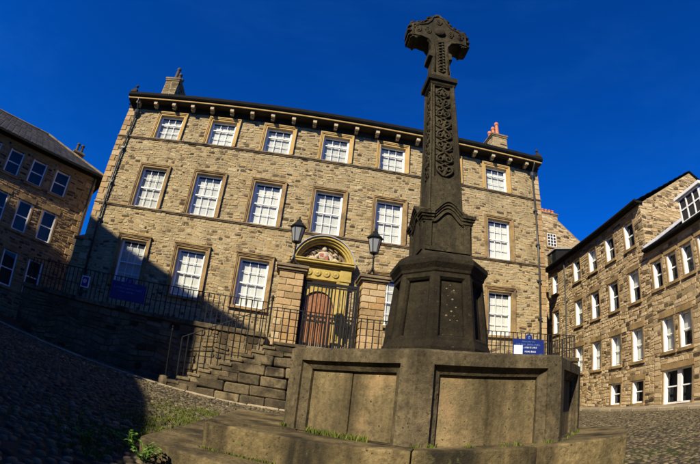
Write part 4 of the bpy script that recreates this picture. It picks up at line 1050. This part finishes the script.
dm = MB(); dm.add([(-9.65, -.15, RE + 1.101), (-8.15, -.15, RE + 1.101), (-8.15, 2.4, RE + 1.35), (-9.65, 2.4, RE + 1.35), (-9.65, -.15, RE + 1.16), (-8.15, -.15, RE + 1.16), (-8.15, 2.4, RE + 1.41), (-9.65, 2.4, RE + 1.41)], [(0, 3, 2, 1), (4, 5, 6, 7), (0, 1, 5, 4), (1, 2, 6, 5), (2, 3, 7, 6), (3, 0, 4, 7)]); dm.build('dormer_lead', 'lead', dd)
for x in (-9.35, -8.95, -8.55):
    dm = MB(); dm.box(x - .15, x + .15, -.075, -.052, RE + .22, RE + 1.0); dm.build('dormer_pane', 'glass', dd)
# nearer, lower building of the range
NB = right_thing('street_house', 'lower stone house with white dormer and wide twin window beside the warehouse')
NX0, NX1, NE = 1.17, 10.5, 6.18
eW, fW, gW = plain_sash('ne', .66, 1.22, .14, 'dressed'), plain_sash('nf', .78, 1.42, .14, 'dressed'), plain_sash('ng', 1.86, 1.42, .14, 'dressed', True)
nh = []; todo = []
for i in range(8): todo.append((eW, 1.76 + 1.06 * i, 4.42, .66, 1.22, None))
for i in range(6): todo.append((fW, 2.18 + 1.15 * i + (.9 if i > 1 else 0) + (.9 if i > 3 else 0), 1.66, .78, 1.42, 1 if i % 2 == 0 else .6))
for x in (2.72, 6.1): todo.append((gW, x, -.52, 1.86, 1.42, None))
for d, x, z, w, h, b in todo: nh.append((x - w / 2 - .1, x + w / 2 + .1, z - .13, z + h + .24))
m = MB(); wall_grid(m, NX0, NX1, -1.2, NE, nh, -.02); m.quad((NX1, -.02, -1.2), (NX1, 7, -1.2), (NX1, 7, NE), (NX1, -.02, NE)); m.quad((NX0, 7, -1.2), (NX1, 7, -1.2), (NX1, 7, NE), (NX0, 7, NE))
m.build('wall', 'mortar', NB, fix=False)
m = MB(); rubble(m, NX0, NX1, -.75, NE - .1, nh, y=-.02, h=(.12, .24), w=(.2, .5), proud=(.005, .02), rg=random.Random(31)); stuff(m.build('rubble_stones', 'rubble_right', NB, fix=False))
for d, x, z, w, h, b in todo: place_plain(d, NB, x, z, b)
m = MB(); m.box(NX0 - .02, NX1, -.25, .1, NE, NE + .09); m.tube([(NX0 - .02, -.29, NE + .08), (NX1, -.29, NE + .08)], .07, 8); m.build('gutter', 'gutter', NB)
m = MB(); slates(m, (NX1, -.3, NE + .05), (NX0 + .02, -.3, NE + .05), (NX0 + .02, 3.9, NE + 2.45), (NX1, 3.9, NE + 2.45), 18, 24); slates(m, (NX0 + .02, 8.1, NE + .05), (NX1, 8.1, NE + .05), (NX1, 3.9, NE + 2.45), (NX0 + .02, 3.9, NE + 2.45), 8, 10)
m.build('roof', 'slate', NB, fix=False)
m = MB(); m.rings([[(NX0 + .03, -.28, NE + .12), (NX0 + .2, -.28, NE + .10), (NX0 + .2, -.28, NE + .14), (NX0 + .03, -.28, NE + .26)], [(NX0 + .03, 3.9, NE + 2.52), (NX0 + .2, 3.9, NE + 2.50), (NX0 + .2, 3.9, NE + 2.54), (NX0 + .03, 3.9, NE + 2.66)]]); m.build('flashing', 'lead', NB)
for x in (4.15, 7.2):
    m = MB(); m.box(x - .75, x + .75, .55, 3.0, NE + .5, NE + 1.62); dd = m.build('dormer', 'lead', NB)
    m = MB(); m.add([(x - .9, .40, NE + 1.62), (x + .9, .40, NE + 1.62), (x + .9, 3.3, NE + 1.75), (x - .9, 3.3, NE + 1.75), (x - .9, .40, NE + 1.74), (x + .9, .40, NE + 1.74), (x + .9, 3.3, NE + 1.87), (x - .9, 3.3, NE + 1.87)], [(0, 3, 2, 1), (4, 5, 6, 7), (0, 1, 5, 4), (1, 2, 6, 5), (2, 3, 7, 6), (3, 0, 4, 7)]); m.build('dormer_roof', 'white', dd)
    m = MB(); 
    for q in (-.72, -.24, .24, .66): m.box(x + q, x + q + .07, .50, .545, NE + .55, NE + 1.6)
    for q in (.53, 1.05, 1.54): m.box(x - .72, x + .73, .505, .54, NE + q, NE + q + .06)
    m.build('dormer_frame', 'white', dd)
    m = MB(); m.box(x - .7, x + .7, .535, .548, NE + .57, NE + 1.58); m.build('dormer_pane', 'room', dd)

# ------------------------------------------------------------------ gable of a building behind the gap
RG = thing('rear_house', 'stone gable with a small paned window seen through the gap behind the warehouse', 'house', (17, 9, -.4))
AXX, ARZ, SL = 16.6, 13.95, .68
gy_ = 8.0
m = MB(); gp = [(9.2, -.5), (24, -.5), (24, ARZ - (24 - AXX) * SL), (AXX, ARZ), (9.2, ARZ - (AXX - 9.2) * SL)]
m.prism_y(gp, gy_, gy_ + 7); m.build('wall', 'mortar', RG)
hl = (16.28, 17.35, 11.0, 12.22)
m = MB(); rubble(m, 12, 24, 6.0, ARZ, [hl], y=gy_, h=(.15, .28), w=(.22, .55), proud=(.008, .03), rg=random.Random(41), top=lambda u: ARZ - abs(u - AXX) * SL - .12); stuff(m.build('rubble_stones', 'rubble_right', RG, fix=False))
m = MB(); m.tube([(AXX, gy_ + .05, ARZ + .03), (24, gy_ + .05, ARZ - (24 - AXX) * SL + .03)], .06, 6); m.build('verge', 'dressed', RG)
m = MB(); x0, x1, z0, z1 = 16.4, 17.23, 11.12, 12.12
m.box(x0, x1, gy_ - .03, gy_ - .002, z0, z1); w = m.build('window', 'room', RG)
m = MB()
for q in (0, 1 / 3, 2 / 3, 1): m.box(x0 + (x1 - x0 - .04) * q, x0 + (x1 - x0 - .04) * q + .04, gy_ - .06, gy_ - .031, z0, z1)
for q in (0, .25, .5, .75, 1): m.box(x0, x1, gy_ - .062, gy_ - .033, z0 + (z1 - z0 - .04) * q, z0 + (z1 - z0 - .04) * q + .04)
m.build('frame', 'white', w)
m = MB(); m.box(x0 - .1, x0 - .002, gy_ - .05, gy_, z0, z1 + .1); m.box(x1 + .002, x1 + .1, gy_ - .05, gy_, z0, z1 + .1); m.box(x0, x1, gy_ - .05, gy_, z1 + .002, z1 + .1); m.box(x0 - .12, x1 + .12, gy_ - .1, gy_, z0 - .12, z0 - .002)
m.build('surround', 'dressed', w)
chimney(RG, 16.65, gy_ + .45, 12.6, 13.75, 1.9, .8, 6, 'x', .36, 'rubble_right')

# ------------------------------------------------------------------ tall house up the hill behind the camera's left, which shades the forecourt
SD, UE = 24.0, -1.0
ca, sa, tE = math.cos(SUN_AZ), math.sin(SUN_AZ), math.tan(SUN_EL)
def from_sun(u, s): return (u * ca + s * sa, -u * sa + s * ca)
ox, oy = from_sun(UE, -SD)
SB = thing('hillside_house', 'tall stone house with slate roof and sloping side wing up the hill', 'house', (ox, oy, -.8), -SUN_AZ, local=True)
zr = 1.0 + SD * tE                                     # local x runs to the right as the sun sees it, local y along its rays
m = MB(); m.add([(0, -4.5, -1), (0, 4.5, -1), (0, 4.5, zr - 3.6), (0, 0, zr), (0, -4.5, zr - 3.6), (-10.2, -4.5, -1), (-10.2, 4.5, -1), (-10.2, 4.5, zr - 3.6), (-10.2, 0, zr), (-10.2, -4.5, zr - 3.6)], [(0, 1, 2, 3, 4), (9, 8, 7, 6, 5), (1, 6, 7, 2), (0, 4, 9, 5)]); m.build('wall', 'mortar', SB)
hw_ = plain_sash('hs', 1.0, 1.7, .14, 'dressed')
m = MB(); slates(m, (-10.2, 4.7, zr - 3.72), (0, 4.7, zr - 3.72), (0, 0, zr + .05), (-10.2, 0, zr + .05), 14, 20); slates(m, (0, -4.7, zr - 3.72), (-10.2, -4.7, zr - 3.72), (-10.2, 0, zr + .05), (0, 0, zr + .05), 8, 10); m.build('roof', 'slate', SB, fix=False)
m = MB(); m.add([(-12.4, -5, -1), (-12.4, 0, -1), (-10.21, 0, -1), (-10.21, -5, -1), (-12.4, -5, zr - 4.3), (-12.4, 0, zr - 4.3), (-10.21, 0, zr - .8), (-10.21, -5, zr - .8)], [(0, 1, 5, 4), (1, 2, 6, 5), (3, 0, 4, 7), (4, 5, 6, 7)]); m.build('lean_to', 'mortar', SB)
WP = [(-.98, -5.2), (-.47, -5.83), (2.64, -7.3), (5.3, -8.72), (6.15, -9.25), (6.8, -9.75), (8.6, -11.5)]
wing = [(.02, -1)] + [(u - UE, v + SD * tE) for u, v in WP] + [(9.65, -1)]
m = MB(); m.rings([[(x, -2.4, z) for x, z in wing], [(x, 0, z) for x, z in wing]]); m.build('side_wing', 'mortar', SB)
m = MB()
for (u0, v0), (u1, v1) in zip(WP, WP[1:]): slates(m, (u1 - UE, -2.5, v1 + SD * tE), (u1 - UE, 0, v1 + SD * tE), (u0 - UE, 0, v0 + SD * tE), (u0 - UE, -2.5, v0 + SD * tE), 4, 6)
m.build('wing_roof', 'slate', SB, fix=False)
# ------------------------------------------------------------------ unseen terrace of houses added behind the camera to block low sky light
tw_, td = plain_sash('sq', 1.0, 1.6, .14, 'dressed'), None
for i, (xa, wd, ez, lab) in enumerate(((-7.5, 13, 6.6, 'unseen low stone terrace house with six windows, added across the square to block sky light'), (5.7, 13, 7.4, 'unseen taller stone terrace house, added across the square to block sky light'), (18.9, 14, 6.9, 'unseen stone end of terrace house, added across the square to block sky light'))):
    t = thing('sky_block_house', lab, 'house', (xa + wd / 2, -28, ground(0, -28)), math.pi, local=True, group='unseen houses added to block sky light')
    hw_ = wd / 2; hs = [(x - .6, x + .6, z - .13, z + 1.84) for x in (-hw_ * .6, 0, hw_ * .6) for z in (.6, 3.8)]
    m = MB(); wall_grid(m, -hw_, hw_, -1.3, ez, hs, 0); m.add([(sx * hw_, y, z) for sx in (-1, 1) for y, z in ((0, -1.3), (7, -1.3), (7, ez), (3.5, ez + 2.4), (0, ez))], [(0, 1, 2, 3, 4), (9, 8, 7, 6, 5)]); m.quad((-hw_, 7, -1.3), (hw_, 7, -1.3), (hw_, 7, ez), (-hw_, 7, ez)); m.build('wall', 'mortar', t, fix=False)
    for x in (-hw_ * .6, 0, hw_ * .6):
        for z in (.6, 3.8): place_plain(tw_, t, x, z)
    m = MB(); slates(m, (-hw_, -.3, ez - .1), (hw_, -.3, ez - .1), (hw_, 3.5, ez + 2.45), (-hw_, 3.5, ez + 2.45), 12, 18); slates(m, (hw_, 7.3, ez - .1), (-hw_, 7.3, ez - .1), (-hw_, 3.5, ez + 2.45), (hw_, 3.5, ez + 2.45), 6, 8); m.build('roof', 'slate', t, fix=False)
# ------------------------------------------------------------------ kerbs and pavement
def kerb_line(name, pts, w, h, label):
    t = thing(name, label, 'kerb', (pts[0][0], pts[0][1], ground(*pts[0])))
    for (ax, ay), (bx, by) in zip(pts, pts[1:]):
        a, b = Vector((ax, ay, 0)), Vector((bx, by, 0)); L = (b - a).length; n = max(1, int(L / .85)); d = (b - a).normalized(); q = Vector((-d.y, d.x, 0)) * w / 2
        for i in range(n):
            p0, p1 = a + d * (L * i / n + .006), a + d * (L * (i + 1) / n - .006); m = MB(); jz = rnd.uniform(-.012, .012)
            R_ = lambda p, s: ground(p.x, p.y) + s
            m.rings([[(*(p0 - q).xy, R_(p0, -.2)), (*(p1 - q).xy, R_(p1, -.2)), (*(p1 + q).xy, R_(p1, -.2)), (*(p0 + q).xy, R_(p0, -.2))], [(*(p0 - q).xy, R_(p0, h + jz)), (*(p1 - q).xy, R_(p1, h + jz)), (*(p1 + q).xy, R_(p1, h + jz)), (*(p0 + q).xy, R_(p0, h + jz))]])
            m.build('kerb_stone', 'kerb', t, bevel=.02)
    return t
KY = -5.0
kerb_line('stone_edging', [(-11.5, -4.5), (-4.4, KY), (3.4, KY - .05)], .22, .05, 'low stone edging between the cobbles and the foot of the stair')
def rp(lx, ly):
    c, s = math.cos(RA), math.sin(RA); return (14 + c * lx - s * ly, -3 + s * lx + c * ly)
kerb_line('pavement_kerb', [rp(11, -1.5), rp(-9.5, -1.5)], .2, .11, 'long pale kerb of the pavement below the warehouse and street house')
m = MB(); xs = [11 - 20.5 * i / 40 for i in range(41)]
for a, b in zip(xs, xs[1:]):
    P = [rp(a, -1.41), rp(b, -1.41), rp(b, .3), rp(a, .3)]; m.quad(*[(x, y, ground(*rp(q, -1.5)) + .105) for (x, y), q in zip(P, (a, b, b, a))])
struct(m.build('pavement', 'flag'))

# ------------------------------------------------------------------ cobbles
def inside(poly, x, y):
    c = False; n = len(poly)
    for i in range(n):
        (x0, y0), (x1, y1) = poly[i], poly[i - 1]
        if (y0 > y) != (y1 > y) and x < (x1 - x0) * (y - y0) / (y1 - y0) + x0: c = not c
    return c
cr = random.Random(99); cob = []
c_, s_ = math.cos(-MR), math.sin(-MR)
sp = .108; iy = 0; y = -16.7
while y < 3.0:
    x = -13.5 + (sp / 2 if iy % 2 else 0)
    while x < 13.6:
        px, py = x + cr.uniform(-.034, .034), y + cr.uniform(-.034, .034); x += sp * 1.06
        az = math.atan2(px - CAM.x, py - CAM.y)
        if abs(az - YAW) > R(66): continue
        dx, dy = px - MX, py - MY; lx, ly = dx * c_ - dy * s_, dx * s_ + dy * c_
        if inside([(a * 1.02, b * 1.02) for a, b in L0], lx, ly): continue
        if -4.55 < px < 3.5 and py > KY - .13 or px < 10.05 and py > TY - .12: continue
        if px < -4.4 and abs(py - (-4.5 + (px + 11.5) / 7.1 * (KY + 4.5))) < .14: continue
        if cr.random() < .07: continue
        wx = 14 + (py + 3) / .99 * .139 - 1.75
        if px > wx: continue
        if abs(az - YAW) < R(40) and dy > 2.6 and -2.0 < lx < 3.0 and px > -.8 and py > -9 and False: continue
        cob.append((px, py, math.hypot(px - CAM.x, py - CAM.y)))
    y += sp * .93; iy += 1
def cobble(mb, x, y, z, rg, n=7, flat=1.0):
    a0 = rg.uniform(0, 6.28); ax, ay = rg.uniform(.028, .072), rg.uniform(.026, .054); th = rg.uniform(-.5, .5); hh = rg.uniform(.010, .030) * flat; ct, st = math.cos(th), math.sin(th)
    rad = [rg.uniform(.84, 1.08) for _ in range(n)]; vs = []
    for s, h in ((1, -.02), (.93, hh * .55), (.55, hh * .97)):
        for i in range(n):
            a = a0 + 2 * math.pi * i / n; u, v = ax * s * rad[i] * math.cos(a), ay * s * rad[i] * math.sin(a); vs.append((x + ct * u - st * v, y + st * u + ct * v, z + h))
    vs.append((x, y, z + hh)); fs = []
    for k in range(2):
        for i in range(n): j = (i + 1) % n; fs.append((k * n + i, k * n + j, (k + 1) * n + j, (k + 1) * n + i))
    for i in range(n): fs.append((2 * n + i, 2 * n + (i + 1) % n, 3 * n))
    mb.add(vs, fs, rg.betavariate(1.3, 1.6))
cob.sort(key=lambda q: q[2] if abs(math.atan2(q[0] - CAM.x, q[1] - CAM.y) - YAW) < R(48) and q[2] > 2.4 else 100 + q[2])
protos = []
for i in range(14):
    m = MB(); cobble(m, 0, 0, 0, cr); protos.append(m.mesh('cobble', 'cobble_one', True))
for x, y, d in cob[:300]: put('cobble', cr.choice(protos), GROUND, (x, y, ground(x, y) + .004), (cr.uniform(-.05, .05), cr.uniform(-.05, .05), cr.uniform(0, 6.28)))
m = MB()
for x, y, d in cob[300:]: cobble(m, x, y, ground(x, y) + .002, cr, 7, .45 if x > 1.5 else 1.0)
cs = m.build('cobbles', 'cobble', GROUND, smooth=True, fix=False); stuff(cs)

# ------------------------------------------------------------------ grass in the joints and weeds by the step
m = MB(); gr = random.Random(4)
def blade(x, y, z, h, rg):
    a = rg.uniform(0, 6.28); w = rg.uniform(.003, .006); lx, ly = rg.gauss(0, .35) * h, rg.gauss(0, .35) * h; c, s = math.cos(a) * w, math.sin(a) * w
    m.add([(x - c, y - s, z - .01), (x + c, y + s, z - .01), (x + c * .7 + lx * .4, y + s * .7 + ly * .4, z + h * .6), (x - c * .7 + lx * .4, y - s * .7 + ly * .4, z + h * .6), (x + lx, y + ly, z + h)], [(0, 1, 2, 3), (3, 2, 4)], rg.random())
def loc2w(lx, ly): c, s = math.cos(MR), math.sin(MR); return MX + c * lx - s * ly, MY + s * lx + c * ly
for _ in range(13000):                                     # green strip along the left of the steps and in the joints
    lx, ly = -2.95 - abs(gr.gauss(0, .55)), gr.uniform(-2.2, 3.4)
    if gr.random() > .25 + .75 * (math.sin(lx * 5.1 + 1) * math.sin(ly * 3.7) > -.2): continue
    x, y = loc2w(lx, ly); blade(x, y, ground(x, y), gr.uniform(.015, .055), gr)
for _ in range(4200):
    x, y = gr.uniform(-6.5, -1.5), gr.uniform(-12.5, -5.0)
    if math.sin(x * 2.3 + 1.7) + math.sin(y * 1.9 + x) < .9: continue
    blade(x, y, ground(x, y), gr.uniform(.02, .06), gr)
for k, dens in ((5, 650), (6, 420), (7, 120)):               # tufts where the plinth meets the step
    v0, v1 = Vector(octo(AP, 0)[k - 1]), Vector(octo(AP, 0)[k])
    for _ in range(dens):
        u = gr.random()
        if k == 5 and not (.0 < u < .05 or .24 < u < .72) or k != 5 and math.sin(u * 23 + k) + math.sin(u * 57) < .3: continue
        p = v0.lerp(v1, u) * gr.uniform(1.0, 1.02); x, y = loc2w(p.x, p.y); blade(x, y, -.384, gr.uniform(.012, .05) * (1.4 if k == 5 else 1), gr)
for _ in range(500):
    u = gr.random(); a, b = Vector((*L0[0], 0)) * .84, Vector((*L0[1], 0)) * .82
    p = Vector((*U0[0], 0)).lerp(Vector((*U0[1], 0)), u) * gr.uniform(1.0, 1.012); x, y = loc2w(p.x, p.y); blade(x, y, -.632, gr.uniform(.008, .025), gr)
stuff(m.build('grass', 'grass', fix=False)); g_ = bpy.data.objects['grass']
tag(g_, 'short green grass and moss in the cobble joints and along the plinth foot', 'grass')
def weed(lx, ly, n, hgt, label):
    x, y = loc2w(lx, ly); z = ground(x, y); t = thing('weed', label, 'plant', (x, y, z), group='weeds by the monument steps')
    st, lf = MB(), MB(); rg = random.Random(int(lx * 100))
    for k in range(n):
        a = rg.uniform(0, 6.28); sp_ = rg.uniform(.03, .16); h = hgt * rg.uniform(.5, 1.1); P = [(x + math.cos(a) * sp_ * q, y + math.sin(a) * sp_ * q, z - .01 + h * (1 - (1 - q) ** 1.6)) for q in (0, .35, .7, 1)]
        st.tube(P, [.004, .0035, .003, .002], 5)
        for q in range(9):
            f = .2 + .8 * q / 8; i = min(2, int(f * 3)); p = Vector(P[i]).lerp(Vector(P[i + 1]), f * 3 - i); b = a + rg.uniform(-2, 2); L = rg.uniform(.03, .06); d = Vector((math.cos(b), math.sin(b), rg.uniform(-.2, .6))).normalized(); s = d.cross(Vector((0, 0, 1))).normalized() * L * .36; n_ = Vector((0, 0, .008))
            lf.add([p, p + d * L * .5 + s + n_, p + d * L, p + d * L * .5 - s + n_, p + d * L * .5], [(0, 4, 1), (1, 4, 2), (0, 3, 4), (3, 2, 4)], rg.random())
    st.build('stem', 'leaf', t); lf.build('leaves', 'leaf', t, fix=False)
weed(-2.98, -1.45, 9, .17, 'leafy green weed at the outer corner of the lower step')
weed(-2.72, -1.78, 10, .20, 'bright leafy weed growing against the lower step riser')
weed(-3.25, -1.75, 7, .13, 'small straggling weed among shaded cobbles beside the steps')
